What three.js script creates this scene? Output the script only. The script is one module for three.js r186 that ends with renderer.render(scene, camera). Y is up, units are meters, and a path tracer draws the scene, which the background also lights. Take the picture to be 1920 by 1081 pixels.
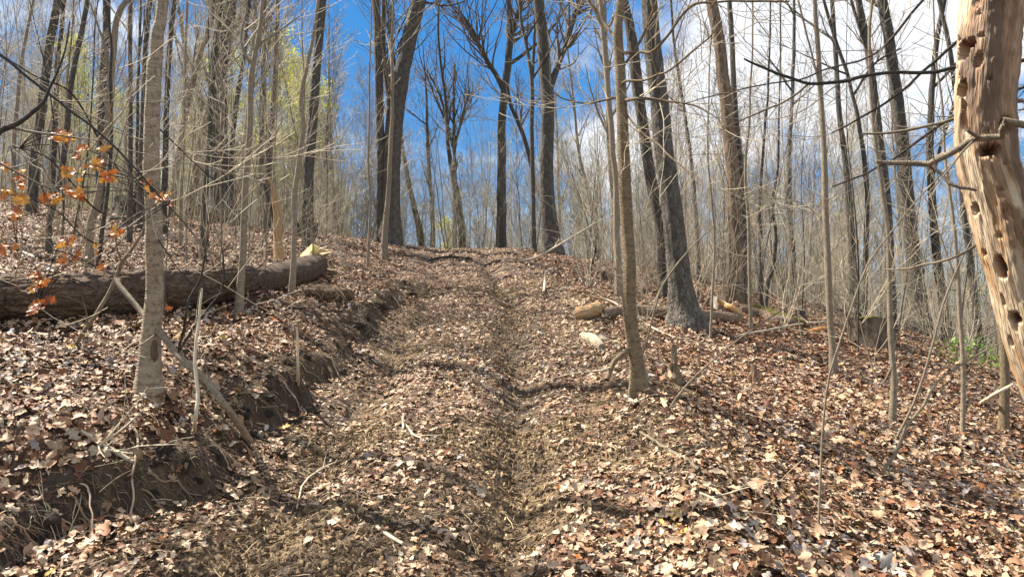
import * as THREE from 'three';
import { mergeGeometries } from 'three/addons/utils/BufferGeometryUtils.js';

// ------------------------------------------------------------------ camera, sky, sun, exposure
const EYE = 1.6, PITCH = 3.5 * Math.PI / 180, F = 1338, CX = 960, CY = 540.5;
const scene = new THREE.Scene();
const camera = new THREE.PerspectiveCamera(44, 1920 / 1081, 0.1, 2000);
camera.position.set(0, EYE, 0);
camera.rotation.x = PITCH;
camera.focus = 7; camera.userData.fStop = 16;
const renderer = new THREE.WebGLRenderer({ antialias: true });
renderer.setSize(1024, 576);
renderer.toneMapping = THREE.LinearToneMapping;
renderer.toneMappingExposure = 2.9;
renderer.shadowMap.enabled = true;

const SUN_AZ = 63 * Math.PI / 180, SUN_EL = 50 * Math.PI / 180;      // azimuth measured leftwards from straight ahead
const sunDir = new THREE.Vector3(-Math.sin(SUN_AZ) * Math.cos(SUN_EL), Math.sin(SUN_EL), -Math.cos(SUN_AZ) * Math.cos(SUN_EL));
const sun = new THREE.DirectionalLight(new THREE.Color(1, 0.92, 0.80), 5);
sun.position.copy(sunDir).multiplyScalar(60);
sun.castShadow = true; sun.shadow.radius = 0.7;
sun.shadow.mapSize.set(4096, 4096);
Object.assign(sun.shadow.camera, { left: -32, right: 32, top: 32, bottom: -32, near: 1, far: 140 });
scene.add(sun, sun.target);

// ------------------------------------------------------------------ random numbers and noise
function RNG(seed) {
  let a = seed >>> 0;
  return () => { a = (a + 0x6D2B79F5) | 0; let t = Math.imul(a ^ (a >>> 15), 1 | a); t = (t + Math.imul(t ^ (t >>> 7), 61 | t)) ^ t; return ((t ^ (t >>> 14)) >>> 0) / 4294967296; };
}
function hash3(x, y, z) {
  let h = Math.imul(x, 374761393) ^ Math.imul(y, 668265263) ^ Math.imul(z, 2147483647 ^ 0x5bd1e995);
  h = Math.imul(h ^ (h >>> 13), 1274126177); h ^= h >>> 16;
  return (h >>> 0) / 4294967296;
}
const fade = t => t * t * t * (t * (t * 6 - 15) + 10), lerp = (a, b, t) => a + (b - a) * t;
const clamp = (x, a = 0, b = 1) => x < a ? a : x > b ? b : x;
const sstep = (a, b, x) => { const t = clamp((x - a) / (b - a)); return t * t * (3 - 2 * t); };
function vnoise(x, y, z = 0, P = 0) {                       // value noise -1..1; P: period in x and y
  const xi = Math.floor(x), yi = Math.floor(y), zi = Math.floor(z), u = fade(x - xi), v = fade(y - yi), w = fade(z - zi);
  const m = P ? (k => ((k % P) + P) % P) : (k => k);
  const x0 = m(xi), x1 = m(xi + 1), y0 = m(yi), y1 = m(yi + 1);
  const a = lerp(lerp(hash3(x0, y0, zi), hash3(x1, y0, zi), u), lerp(hash3(x0, y1, zi), hash3(x1, y1, zi), u), v);
  if (w === 0) return a * 2 - 1;
  const b = lerp(lerp(hash3(x0, y0, zi + 1), hash3(x1, y0, zi + 1), u), lerp(hash3(x0, y1, zi + 1), hash3(x1, y1, zi + 1), u), v);
  return lerp(a, b, w) * 2 - 1;
}
function fbm(x, y, z = 0, oct = 4, P = 0) { let s = 0, a = 0.5, f = 1; for (let i = 0; i < oct; i++) { s += a * vnoise(x * f, y * f, z + i * 17, P ? P * f : 0); a *= 0.5; f *= 2; } return s; }

// ------------------------------------------------------------------ sky: blue with thin streaked cloud, the same kind all round
function makeSky() {
  const W = 2048, H = 1024, data = new Float32Array(W * H * 4);
  const R = RNG(5), banks = [[-26, 24, 16, 0.8], [-10, 14, 7, 0.5], [-17, 19, 7, 0.4], [-62, 18, 26, 0.6], [22, 12, 10, 0.40], [34, 16, 12, 0.3]];
  for (let k = 0; k < 16; k++) banks.push([58 + (k % 8) * 30 + R() * 16, (k < 8 ? 10 : 38) + R() * 26, 17 + R() * 12, 0.36 + R() * 0.3]);  // cloud banks out of view, added to whiten and lift the fill light
  for (let j = 0; j < H; j++) {
    const el = ((j + 0.5) / H - 0.5) * Math.PI, se = Math.sin(el), ce = Math.cos(el), eld = el * 180 / Math.PI;
    for (let i = 0; i < W; i++) {
      const az = ((i + 0.5) / W - 0.5) * 2 * Math.PI, x = Math.cos(az) * ce, z = Math.sin(az) * ce;
      let left = Math.atan2(-x, -z) * 180 / Math.PI;                                       // degrees to the left of straight ahead
      const up = Math.max(se, 0), g = Math.pow(1 - up, 5), g2 = Math.exp(-Math.max(eld, 0) / 8);
      let r = lerp(0.017, 0.05, g) + 0.12 * g2, gr = lerp(0.10, 0.175, g) + 0.105 * g2, b = lerp(0.265, 0.32, g) + 0.03 * g2;
      if (se > 0.0) {
        const q = 1 / (se + 0.16), px = x * q, pz = z * q;
        const wx = fbm(px * 1.3 + 3, pz * 1.3, 7, 3), wz = fbm(px * 1.3 - 9, pz * 1.3 + 4, 9, 3);
        let n = 0.8 * fbm(px * 1.1 + wx * 1.1, pz * 1.5 + wz * 1.1, 2, 6) + 0.25 * fbm(px * 5 + wx * 3, pz * 8 + wz * 3, 21, 4);
        let bias = -0.30;
        for (const [a, e, s, k] of banks) { let da = left - a; da -= 360 * Math.round(da / 360); const de = eld - e; bias += k * Math.exp(-(da * da * ce * ce + de * de * 2.2) / (s * s)); }
        const c = sstep(-0.05, 0.45, n * 0.95 + bias + 0.02), hz = sstep(0, 4, eld);
        const k = c * hz * 0.92;
        r = lerp(r, 0.39, k); gr = lerp(gr, 0.395, k); b = lerp(b, 0.405, k);
      }
      const o = (j * W + i) * 4;
      data[o] = r; data[o + 1] = gr; data[o + 2] = b; data[o + 3] = 1;
    }
  }
  const t = new THREE.DataTexture(data, W, H, THREE.RGBAFormat, THREE.FloatType);
  t.mapping = THREE.EquirectangularReflectionMapping; t.magFilter = THREE.LinearFilter; t.minFilter = THREE.LinearFilter; t.needsUpdate = true;
  return t;
}
scene.background = makeSky();
scene.environment = scene.background;

// ------------------------------------------------------------------ pixels and places
const SP = Math.sin(PITCH), CP = Math.cos(PITCH);
function ray(px, py) { const u = (px - CX) / F, v = (CY - py) / F, k = 1 / (CP - v * SP); return [u * k, (v * CP + SP) * k]; }   // x and y per metre ahead
function at(px, py, d) { const [a, b] = ray(px, py); return [a * d, EYE + b * d, -d]; }
function project(x, y, z) { const dy = y - EYE, cz = -z * CP + dy * SP, cy = dy * CP + z * SP; return [CX + F * x / cz, CY - F * cy / cz, cz]; }

// ------------------------------------------------------------------ the lie of the land
function h0(d) {
  const s = 0.205;
  if (d < 16.5) return s * d;
  if (d < 25.5) { const t = d - 16.5; return s * 16.5 + s * t - 0.5 * 0.03 * t * t; }
  const h25 = s * 16.5 + s * 9 - 0.015 * 81;
  return h25 - 0.065 * Math.min(d - 25.5, 45) - 0.01 * Math.max(0, Math.min(d - 70.5, 200));
}
const trailX = d => -0.35 - 0.78 * sstep(8, 19, d);
function trailT(x, d) { return x - trailX(d) + 0.10 * vnoise(d * 0.8, 3.1) + 0.05 * vnoise(d * 2.7, 9.4); }
const bankH = d => d < 0 ? 0.19 : lerp(0.31, 0.05, sstep(4.5, 17, d)) * (0.6 + 0.4 * sstep(3.2, 4.6, d)) * (1 + 0.4 * vnoise(d * 1.7, 88.3) + 0.2 * vnoise(d * 4.3, 28.3));
const leftFoot = d => -1.22 - 0.35 * sstep(4.4, 3.2, d) + 0.20 * vnoise(d * 1.3, 41.7) + 0.12 * vnoise(d * 3.1, 14.2) + 0.07 * vnoise(d * 8.1, 4.2) + 0.03 * vnoise(d * 19, 7.7);
const rightEdge = d => 1.22 - 0.12 * sstep(9, 18, d) + 0.10 * vnoise(d * 1.1, 77.3);
function height(x, d, fine = true) {
  const t = trailT(x, d), L = leftFoot(d) - t, R = t - rightEdge(d);
  let h = h0(d);
  const off = sstep(0, 0.6, Math.max(L, R));
  if (L > 0) {
    const w = 0.12 + 0.09 * (vnoise(d * 2.3, 5.5) + 1);
    h += bankH(d) * ((0.62 + 0.2 * vnoise(d * 2.9, 63.1)) * sstep(0, w, L) + (0.38 - 0.2 * vnoise(d * 2.9, 63.1)) * sstep(w * 0.8, w + 0.55, L)) + 0.115 * Math.max(0, Math.min(L, 40) - 0.4);
  }
  if (R > 0) {
    const rr = Math.min(R, 15);
    h -= 0.125 * rr + 0.0085 * rr * rr + 0.30 * Math.max(0, Math.min(R, 30) - 15);
    h += 0.11 * Math.exp(-Math.pow((R - 0.12) / 0.3, 2)) * sstep(17, 8, d);
  } else h += 0.05 * sstep(-0.35, 0, R) * sstep(17, 9, d);
  const f = sstep(21, 14, d);
  h -= f * (0.085 * Math.exp(-Math.pow((t + 0.72) / 0.19, 2)) + 0.115 * Math.exp(-Math.pow((t - 0.42) / 0.17, 2)));
  h += off * (0.16 * vnoise(x * 0.33, d * 0.33, 0.5) + 0.07 * vnoise(x * 0.9, d * 0.9, 3.5));
  h += 0.035 * vnoise(x * 1.9, d * 1.9, 8.5) + 0.018 * vnoise(x * 4.7, d * 4.7, 11.5);
  if (fine) {
    const onBank = L > -0.1 && L < 0.5 ? 1.9 : 1;
    h += onBank * (0.011 * vnoise(x * 11, d * 11, 2.5) + 0.007 * vnoise(x * 23, d * 23, 4.5) + 0.0035 * vnoise(x * 51, d * 51, 6.5));
  }
  return h;
}
// where the sight line of a pixel meets the ground (just below the skyline for a pixel above it)
function hit(px, py) { for (let k = 0; k < 200; k += 3) { const h = hitAt(px, py + k); if (h) return h; } }
function hitAt(px, py) {
  const [a, b] = ray(px, py);
  let p = 0.8;
  for (let d = 1; d < 60; d += 0.05) {
    if (EYE + b * d < height(a * d, d, false)) {
      let lo = p, hi = d;
      for (let k = 0; k < 20; k++) { const m = (lo + hi) / 2; if (EYE + b * m < height(a * m, m, false)) hi = m; else lo = m; }
      return [a * hi, height(a * hi, hi), -hi];
    }
    p = d;
  }
  return null;
}
const ground = (x, z) => height(x, -z);
function groundNormal(x, d) { const e = 0.05, a = height(x + e, d, false) - height(x - e, d, false), b = height(x, d + e, false) - height(x, d - e, false); return new THREE.Vector3(-a / (2 * e), 1, b / (2 * e)).normalize(); }
function litter(x, d) {                                      // how much of the ground lies under leaves, 0..1
  const t = trailT(x, d), L = leftFoot(d) - t, R = t - rightEdge(d);
  const n = fbm(x * 1.3, d * 1.3, 31, 3), n2 = fbm(x * 3.7, d * 3.7, 35, 2);
  let k = 1;
  if (L < 0 && R < 0) {
    k = 0.92 + 1.1 * n + 0.7 * n2;
    const far = sstep(8, 15, d);
    k -= (0.95 - 0.45 * far) * Math.exp(-Math.pow((t - 0.42) / 0.22, 2)) + (0.5 - 0.3 * far) * Math.exp(-Math.pow((t + 0.74) / 0.3, 2));
    k -= 0.42 * sstep(4.1, 3.1, d) * sstep(0.55, 0.3, t) * sstep(-0.95, -0.5, t);
    k += 0.4 * far;
  } else if (L >= 0) k = L < 0.30 ? lerp(0.45, lerp(0.22, 0.55, sstep(7, 13, d)), sstep(0, 0.08, L)) + 0.5 * n : lerp(0.75, 1.0, sstep(0.3, 0.45, L)) + 0.2 * n;
  else if (R < 0.5) k = 0.62 + 0.5 * n + 0.5 * n2;
  if (L > 0.45 || R >= 0.5) k = 0.92 + 0.35 * n + 0.3 * n2;
  return clamp(k);
}

// ------------------------------------------------------------------ textures and materials
function tex(size, fn, srgb = true) {                        // fn(u, v) -> linear [r, g, b]
  const data = new Uint8Array(size * size * 4), enc = c => srgb ? (c <= 0.0031308 ? c * 12.92 : 1.055 * Math.pow(c, 1 / 2.4) - 0.055) : c;
  for (let j = 0; j < size; j++) for (let i = 0; i < size; i++) {
    const c = fn((i + 0.5) / size, (j + 0.5) / size), o = (j * size + i) * 4;
    for (let k = 0; k < 3; k++) data[o + k] = Math.round(255 * enc(clamp(c[k])));
    data[o + 3] = 255;
  }
  const t = new THREE.DataTexture(data, size, size);
  t.wrapS = t.wrapT = THREE.RepeatWrapping; t.magFilter = THREE.LinearFilter; t.minFilter = THREE.LinearMipmapLinearFilter; t.generateMipmaps = true;
  if (srgb) t.colorSpace = THREE.SRGBColorSpace;
  t.needsUpdate = true;
  return t;
}
const pn = (u, v, fx, fy, z, oct = 3) => {                   // periodic noise with its own frequency in u and v
  let s = 0, a = 0.5, kx = fx, ky = fy;
  for (let o = 0; o < oct; o++) {
    const x = u * kx, y = v * ky, xi = Math.floor(x), yi = Math.floor(y), a0 = fade(x - xi), b0 = fade(y - yi);
    const X0 = xi % kx, X1 = (xi + 1) % kx, Y0 = yi % ky, Y1 = (yi + 1) % ky, zz = z + o * 13, fx_ = x - xi, fy_ = y - yi;
    const gd = (X, Y, dx, dy) => { const h = hash3(X, Y, zz) * 6.2832; return Math.cos(h) * dx + Math.sin(h) * dy; };
    s += a * 1.7 * lerp(lerp(gd(X0, Y0, fx_, fy_), gd(X1, Y0, fx_ - 1, fy_), a0), lerp(gd(X0, Y1, fx_, fy_ - 1), gd(X1, Y1, fx_ - 1, fy_ - 1), a0), b0);
    a *= 0.5; kx *= 2; ky *= 2;
  }
  return s;
};
const mixc = (a, b, t) => [lerp(a[0], b[0], t), lerp(a[1], b[1], t), lerp(a[2], b[2], t)];
const g1 = v => [v, v, v];
const T = {};
T.oak = tex(512, (u, v) => { const l = pn(u, v, 6, 3, 1, 4), m = pn(u, v, 20, 10, 5, 3); let c = mixc([0.155, 0.135, 0.115], [0.255, 0.235, 0.205], clamp(0.5 + l)); c = mixc(c, [0.34, 0.345, 0.31], sstep(0.15, 0.35, m + l * 0.5) * 0.55); return mixc(c, [0.11, 0.09, 0.07], sstep(0.1, 0.4, pn(u, v, 32, 8, 9, 2))); });
T.oakBump = tex(512, (u, v) => { const w = pn(u, v, 4, 4, 21, 3) * 0.10; const r = Math.abs(pn(u + w, v, 14, 4, 23, 3)) * 2.0; return g1(clamp(0.15 + sstep(0.02, 0.38, r) * 0.7 + 0.15 * pn(u, v, 40, 30, 25, 2))); }, false);
T.smooth = tex(512, (u, v) => { const l = pn(u, v, 4, 5, 31, 4), d = pn(u, v, 9, 13, 35, 4), f = pn(u, v, 40, 60, 37, 2); let c = mixc([0.31, 0.25, 0.18], [0.45, 0.375, 0.285], clamp(0.5 + l)); c = mixc(c, [0.48, 0.45, 0.38], sstep(0.16, 0.3, pn(u, v, 7, 9, 41, 3)) * 0.5); c = mixc(c, [0.15, 0.125, 0.095], sstep(0.06, 0.32, d + f * 0.5) * 0.7); return mixc(c, [0.2, 0.16, 0.12], sstep(0.22, 0.4, pn(u, v, 4, 40, 43, 2)) * 0.22); });
T.smoothBump = tex(512, (u, v) => g1(clamp(0.5 + 0.5 * pn(u, v, 5, 30, 51, 3) + 0.35 * pn(u, v, 30, 40, 53, 2))), false);
T.tan = tex(256, (u, v) => { const l = pn(u, v, 4, 4, 61, 4); let c = mixc([0.26, 0.205, 0.14], [0.42, 0.35, 0.255], clamp(0.5 + l)); c = mixc(c, [0.46, 0.44, 0.37], sstep(0.1, 0.3, pn(u, v, 8, 8, 65, 3)) * 0.5); return mixc(c, [0.13, 0.10, 0.07], sstep(0.2, 0.35, pn(u, v, 8, 24, 67, 3)) * 0.7); });
T.dark = tex(256, (u, v) => { const l = pn(u, v, 6, 4, 71, 4); let c = mixc([0.075, 0.062, 0.05], [0.155, 0.135, 0.112], clamp(0.5 + l)); return mixc(c, [0.32, 0.32, 0.28], sstep(0.20, 0.34, pn(u, v, 12, 12, 75, 3)) * 0.7); });
T.log = tex(512, (u, v) => { const l = pn(u, v, 6, 3, 81, 4); let c = mixc([0.125, 0.082, 0.052], [0.24, 0.165, 0.105], clamp(0.5 + l)); return mixc(c, [0.28, 0.25, 0.20], sstep(0.15, 0.35, pn(u, v, 16, 8, 85, 3)) * 0.5); });
T.grain = tex(256, (u, v) => { const l = pn(u, v, 24, 3, 91, 3); return mixc([0.40, 0.28, 0.15], [0.62, 0.47, 0.29], clamp(0.5 + l)); });
T.grainBump = tex(256, (u, v) => g1(clamp(0.5 + 0.7 * pn(u, v, 32, 3, 95, 3))), false);
T.soil = tex(1024, (u, v) => {                               // multiplies the ground's own colour: crumbs, grit, bits of leaf
  const a = pn(u, v, 24, 24, 101, 5), b = pn(u, v, 90, 90, 103, 3), c = pn(u, v, 60, 60, 107, 2), e = pn(u, v, 140, 50, 109, 1);
  let k = mixc([0.38, 0.34, 0.30], [0.72, 0.70, 0.68], clamp(0.5 + a * 1.1 + b * 0.7));
  k = mixc(k, [0.98, 0.93, 0.85], sstep(0.2, 0.3, c)); return mixc(k, [0.92, 0.84, 0.7], sstep(0.3, 0.4, e) * 0.8);
});
T.soilBump = tex(512, (u, v) => g1(clamp(0.5 + 0.6 * pn(u, v, 24, 24, 111, 5) + 0.4 * pn(u, v, 100, 100, 113, 2))), false);
T.leaf = tex(128, (u, v) => { const s = Math.abs(u - 0.5), rib = sstep(0.02, 0.0, s), ve = sstep(0.035, 0.0, Math.abs(((v - s * 0.9) * 7 % 1 + 1) % 1 - 0.5) * 0.16); const m = 0.80 + 0.2 * pn(u, v, 8, 8, 121, 3) - 0.10 * sstep(0.1, 0.3, pn(u, v, 6, 6, 127, 3)); return g1(clamp(m + 0.16 * rib + 0.10 * ve)); });

const std = (o) => new THREE.MeshStandardMaterial({ roughness: 0.9, metalness: 0, ...o });
const M = {
  oak: std({ map: T.oak, color: new THREE.Color(0.56, 0.535, 0.50), bumpMap: T.oakBump, bumpScale: 0.03, roughness: 0.95 }),
  smooth: std({ map: T.smooth, color: new THREE.Color(0.74, 0.70, 0.63), bumpMap: T.smoothBump, bumpScale: 0.008, roughness: 0.85 }),
  tan: std({ map: T.tan, color: new THREE.Color(0.60, 0.575, 0.53), bumpMap: T.smoothBump, bumpScale: 0.004, roughness: 0.85 }),
  dark: std({ map: T.dark, color: new THREE.Color(0.68, 0.65, 0.61), bumpMap: T.oakBump, bumpScale: 0.02, roughness: 0.9 }),
  log: std({ map: T.log, bumpMap: T.oakBump, bumpScale: 0.012, roughness: 0.95 }),
  logDark: std({ map: T.log, color: new THREE.Color(0.55, 0.50, 0.45), bumpMap: T.oakBump, bumpScale: 0.02, roughness: 0.95 }),
  brown: std({ map: T.smooth, color: new THREE.Color(0.46, 0.40, 0.30), bumpMap: T.smoothBump, bumpScale: 0.006, roughness: 0.9 }),
  paleBrown: std({ map: T.grain, color: new THREE.Color(0.8, 0.68, 0.54), bumpMap: T.oakBump, bumpScale: 0.01, roughness: 0.9 }),
  twig: std({ color: new THREE.Color(0.36, 0.30, 0.205), roughness: 0.8 }),
  twigDark: std({ color: new THREE.Color(0.14, 0.11, 0.085), roughness: 0.8 }),
  twigPale: std({ color: new THREE.Color(0.46, 0.39, 0.275), roughness: 0.8 }),
  wood: std({ map: T.grain, bumpMap: T.grainBump, bumpScale: 0.004, roughness: 0.8 }),
  snag: std({ vertexColors: true, bumpMap: T.grainBump, bumpScale: 0.006, roughness: 0.8 }),
  rot: std({ vertexColors: true, bumpMap: T.oakBump, bumpScale: 0.01, roughness: 0.95 }),
  moss: std({ color: new THREE.Color(0.15, 0.135, 0.03), bumpMap: T.soilBump, bumpScale: 0.01, roughness: 1 }),
  ground: std({ vertexColors: true, map: T.soil, bumpMap: T.soilBump, bumpScale: 0.02, roughness: 0.95 }),
  root: std({ color: new THREE.Color(0.22, 0.15, 0.09), roughness: 0.9 }),
  rootPale: std({ color: new THREE.Color(0.40, 0.31, 0.2), roughness: 0.85 }),
};

// ------------------------------------------------------------------ mesh builder: tubes of any taper, gathered into one geometry
class GB {
  constructor(color = false) { this.p = []; this.n = []; this.u = []; this.i = []; this.c = color ? [] : null; }
  get empty() { return !this.i.length; }
  tube(pts, rads, sides, o = {}) {
    const N = pts.length, base = this.p.length / 3, cols = sides + 1;
    const tan = (i) => { const a = pts[Math.max(i - 1, 0)], b = pts[Math.min(i + 1, N - 1)], x = b[0] - a[0], y = b[1] - a[1], z = b[2] - a[2], l = Math.hypot(x, y, z) || 1; return [x / l, y / l, z / l]; };
    let t0 = tan(0), nx = Math.abs(t0[1]) < 0.9 ? [0, 1, 0] : [1, 0, 0.0], s = 0;
    const uR = o.uRep ?? Math.max(1, Math.round(2 * Math.PI * rads[0] / (o.tile ?? 0.5))), vL = o.tileV ?? o.tile ?? 0.5;
    for (let i = 0; i < N; i++) {
      const t = tan(i), P = pts[i];
      if (i) s += Math.hypot(P[0] - pts[i - 1][0], P[1] - pts[i - 1][1], P[2] - pts[i - 1][2]);
      let k = nx[0] * t[0] + nx[1] * t[1] + nx[2] * t[2]; nx = [nx[0] - k * t[0], nx[1] - k * t[1], nx[2] - k * t[2]];
      let l = Math.hypot(...nx) || 1; nx = [nx[0] / l, nx[1] / l, nx[2] / l];
      const b = [t[1] * nx[2] - t[2] * nx[1], t[2] * nx[0] - t[0] * nx[2], t[0] * nx[1] - t[1] * nx[0]];
      for (let j = 0; j <= sides; j++) {
        const th = (j % sides) / sides * 2 * Math.PI, c = Math.cos(th), sn = Math.sin(th);
        const dx = c * nx[0] + sn * b[0], dy = c * nx[1] + sn * b[1], dz = c * nx[2] + sn * b[2];
        const r = rads[i] * (o.disp ? o.disp(th, s, i, P, dx, dy, dz) : 1);
        this.p.push(P[0] + dx * r, P[1] + dy * r, P[2] + dz * r); this.n.push(dx, dy, dz); this.u.push(j / sides * uR, s / vL);
        if (this.c) this.c.push(...(o.color ? o.color(th, s, i, P, dx, dy, dz) : [0.3, 0.25, 0.2]));
      }
    }
    for (let i = 0; i < N - 1; i++) for (let j = 0; j < sides; j++) { const a = base + i * cols + j; this.i.push(a, a + 1, a + cols, a + 1, a + cols + 1, a + cols); }
    if (o.disp) this.gridNormals(base, N, cols);
    for (const end of [o.capEnd, o.capStart].map((v, k) => v ? k : -1)) if (end >= 0) {
      const row = end === 0 ? N - 1 : 0, c0 = this.p.length / 3, t = tan(row), sg = end === 0 ? 1 : -1, P = pts[row];
      for (let j = 0; j <= sides; j++) { const q = base + row * cols + j; for (let k = 0; k < 3; k++) { this.p.push(this.p[q * 3 + k]); this.n.push(t[k] * sg); } this.u.push(this.u[q * 2], 0); if (this.c) this.c.push(this.c[q * 3], this.c[q * 3 + 1], this.c[q * 3 + 2]); }
      this.p.push(...P); this.n.push(t[0] * sg, t[1] * sg, t[2] * sg); this.u.push(0.5, 0.5); if (this.c) this.c.push(...(o.capColor ?? [0.4, 0.3, 0.2]));
      for (let j = 0; j < sides; j++) sg > 0 ? this.i.push(c0 + j, c0 + j + 1, c0 + sides + 1) : this.i.push(c0 + j + 1, c0 + j, c0 + sides + 1);
    }
    return this;
  }
  gridNormals(base, N, cols) {
    const p = this.p, n = this.n, S = cols - 1, at3 = (i, j) => (base + i * cols + ((j % S) + S) % S) * 3;
    for (let i = 0; i < N; i++) for (let j = 0; j < cols; j++) {
      const a = at3(i, j + 1), b = at3(i, j - 1), c = at3(Math.min(i + 1, N - 1), j), d = at3(Math.max(i - 1, 0), j), o = (base + i * cols + j) * 3;
      const ux = p[a] - p[b], uy = p[a + 1] - p[b + 1], uz = p[a + 2] - p[b + 2], vx = p[c] - p[d], vy = p[c + 1] - p[d + 1], vz = p[c + 2] - p[d + 2];
      let x = uy * vz - uz * vy, y = uz * vx - ux * vz, z = ux * vy - uy * vx; const l = Math.hypot(x, y, z) || 1;
      n[o] = x / l; n[o + 1] = y / l; n[o + 2] = z / l;
    }
  }
  geo(origin = [0, 0, 0]) {
    const g = new THREE.BufferGeometry(), a = new Float32Array(this.p);
    for (let k = 0; k < a.length; k += 3) { a[k] -= origin[0]; a[k + 1] -= origin[1]; a[k + 2] -= origin[2]; }
    g.setAttribute('position', new THREE.BufferAttribute(a, 3));
    g.setAttribute('normal', new THREE.BufferAttribute(new Float32Array(this.n), 3));
    g.setAttribute('uv', new THREE.BufferAttribute(new Float32Array(this.u), 2));
    if (this.c) g.setAttribute('color', new THREE.BufferAttribute(new Float32Array(this.c), 3));
    g.setIndex(this.i);
    return g;
  }
}
function smoothPath(pts, rads, step) {                       // Catmull-Rom through the points
  const P = [], Rr = [], n = pts.length;
  for (let i = 0; i < n - 1; i++) {
    const a = pts[Math.max(i - 1, 0)], b = pts[i], c = pts[i + 1], e = pts[Math.min(i + 2, n - 1)];
    const L = Math.hypot(c[0] - b[0], c[1] - b[1], c[2] - b[2]), m = Math.max(1, Math.ceil(L / step));
    for (let k = 0; k < m; k++) {
      const t = k / m, t2 = t * t, t3 = t2 * t, q = [];
      for (let j = 0; j < 3; j++) q.push(0.5 * (2 * b[j] + (c[j] - a[j]) * t + (2 * a[j] - 5 * b[j] + 4 * c[j] - e[j]) * t2 + (3 * b[j] - a[j] - 3 * c[j] + e[j]) * t3));
      P.push(q); Rr.push(lerp(rads[i], rads[i + 1], t));
    }
  }
  P.push(pts[n - 1]); Rr.push(rads[n - 1]);
  return [P, Rr];
}

// ------------------------------------------------------------------ names, things, parts
const used = {};
function numbered(name) { const k = used[name] = (used[name] ?? -1) + 1; return k ? name + '_' + String(k).padStart(3, '0') : name; }
function thing(name, label, category, pos = [0, 0, 0], group) {
  const o = new THREE.Group(); o.name = numbered(name); o.position.set(...pos); o.userData = { label, category };
  if (group) o.userData.group = group;
  scene.add(o); return o;
}
function part(name, geo, mat, parent, kind, label) {
  const m = new THREE.Mesh(geo, mat); m.name = name; m.castShadow = m.receiveShadow = true;
  if (kind) m.userData.kind = kind; if (label) m.userData.label = label;
  parent.add(m); return m;
}

// ------------------------------------------------------------------ branching
function perp(d, R) { let a = [R() - 0.5, R() - 0.5, R() - 0.5], k = a[0] * d[0] + a[1] * d[1] + a[2] * d[2]; a = [a[0] - k * d[0], a[1] - k * d[1], a[2] - k * d[2]]; const l = Math.hypot(...a) || 1; return a.map(v => v / l); }
function grow(out, p, d, len, r, lev, R, o) {
  const n = Math.max(3, Math.round(len / (o.seg ?? 0.25))), P = [p.slice()], Q = [r], st = len / n;
  let dir = d.slice(), q = p.slice();
  for (let i = 1; i <= n; i++) {
    const w = o.wob ?? 0.16;
    dir = [dir[0] + (R() - 0.5) * w, dir[1] + (R() - 0.5) * w + (o.up ?? 0.05), dir[2] + (R() - 0.5) * w];
    const l = Math.hypot(...dir); dir = dir.map(v => v / l);
    q = [q[0] + dir[0] * st, q[1] + dir[1] * st, q[2] + dir[2] * st];
    P.push(q); Q.push(Math.max(o.rmin, r * (1 - 0.8 * i / n)));
  }
  out(lev, P, Q);
  if (lev >= o.max) return;
  const kids = Math.max(1, Math.round((o.kids?.[lev] ?? 5) * (0.7 + 0.6 * R())));
  for (let k = 0; k < kids; k++) {
    const t = 0.18 + 0.8 * (k + R()) / kids, f = t * n, i = Math.min(n - 1, Math.floor(f)), a = P[i], b = P[i + 1], c = [0, 1, 2].map(j => lerp(a[j], b[j], f - i));
    const td = [b[0] - a[0], b[1] - a[1], b[2] - a[2]].map(v => v / st), s = perp(td, R), an = (o.ang ?? 0.75) * (0.7 + 0.6 * R());
    const nd = [0, 1, 2].map(j => td[j] * Math.cos(an) + s[j] * Math.sin(an)); if (nd[1] < -0.2) nd[1] *= -0.5;
    const cl = len * (0.35 + 0.35 * R()) * (1.05 - 0.45 * t);
    if (cl > 0.08) grow(out, c, nd, cl, Math.max(o.rmin, Q[i] * 0.55), lev + 1, R, o);
  }
}

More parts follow.
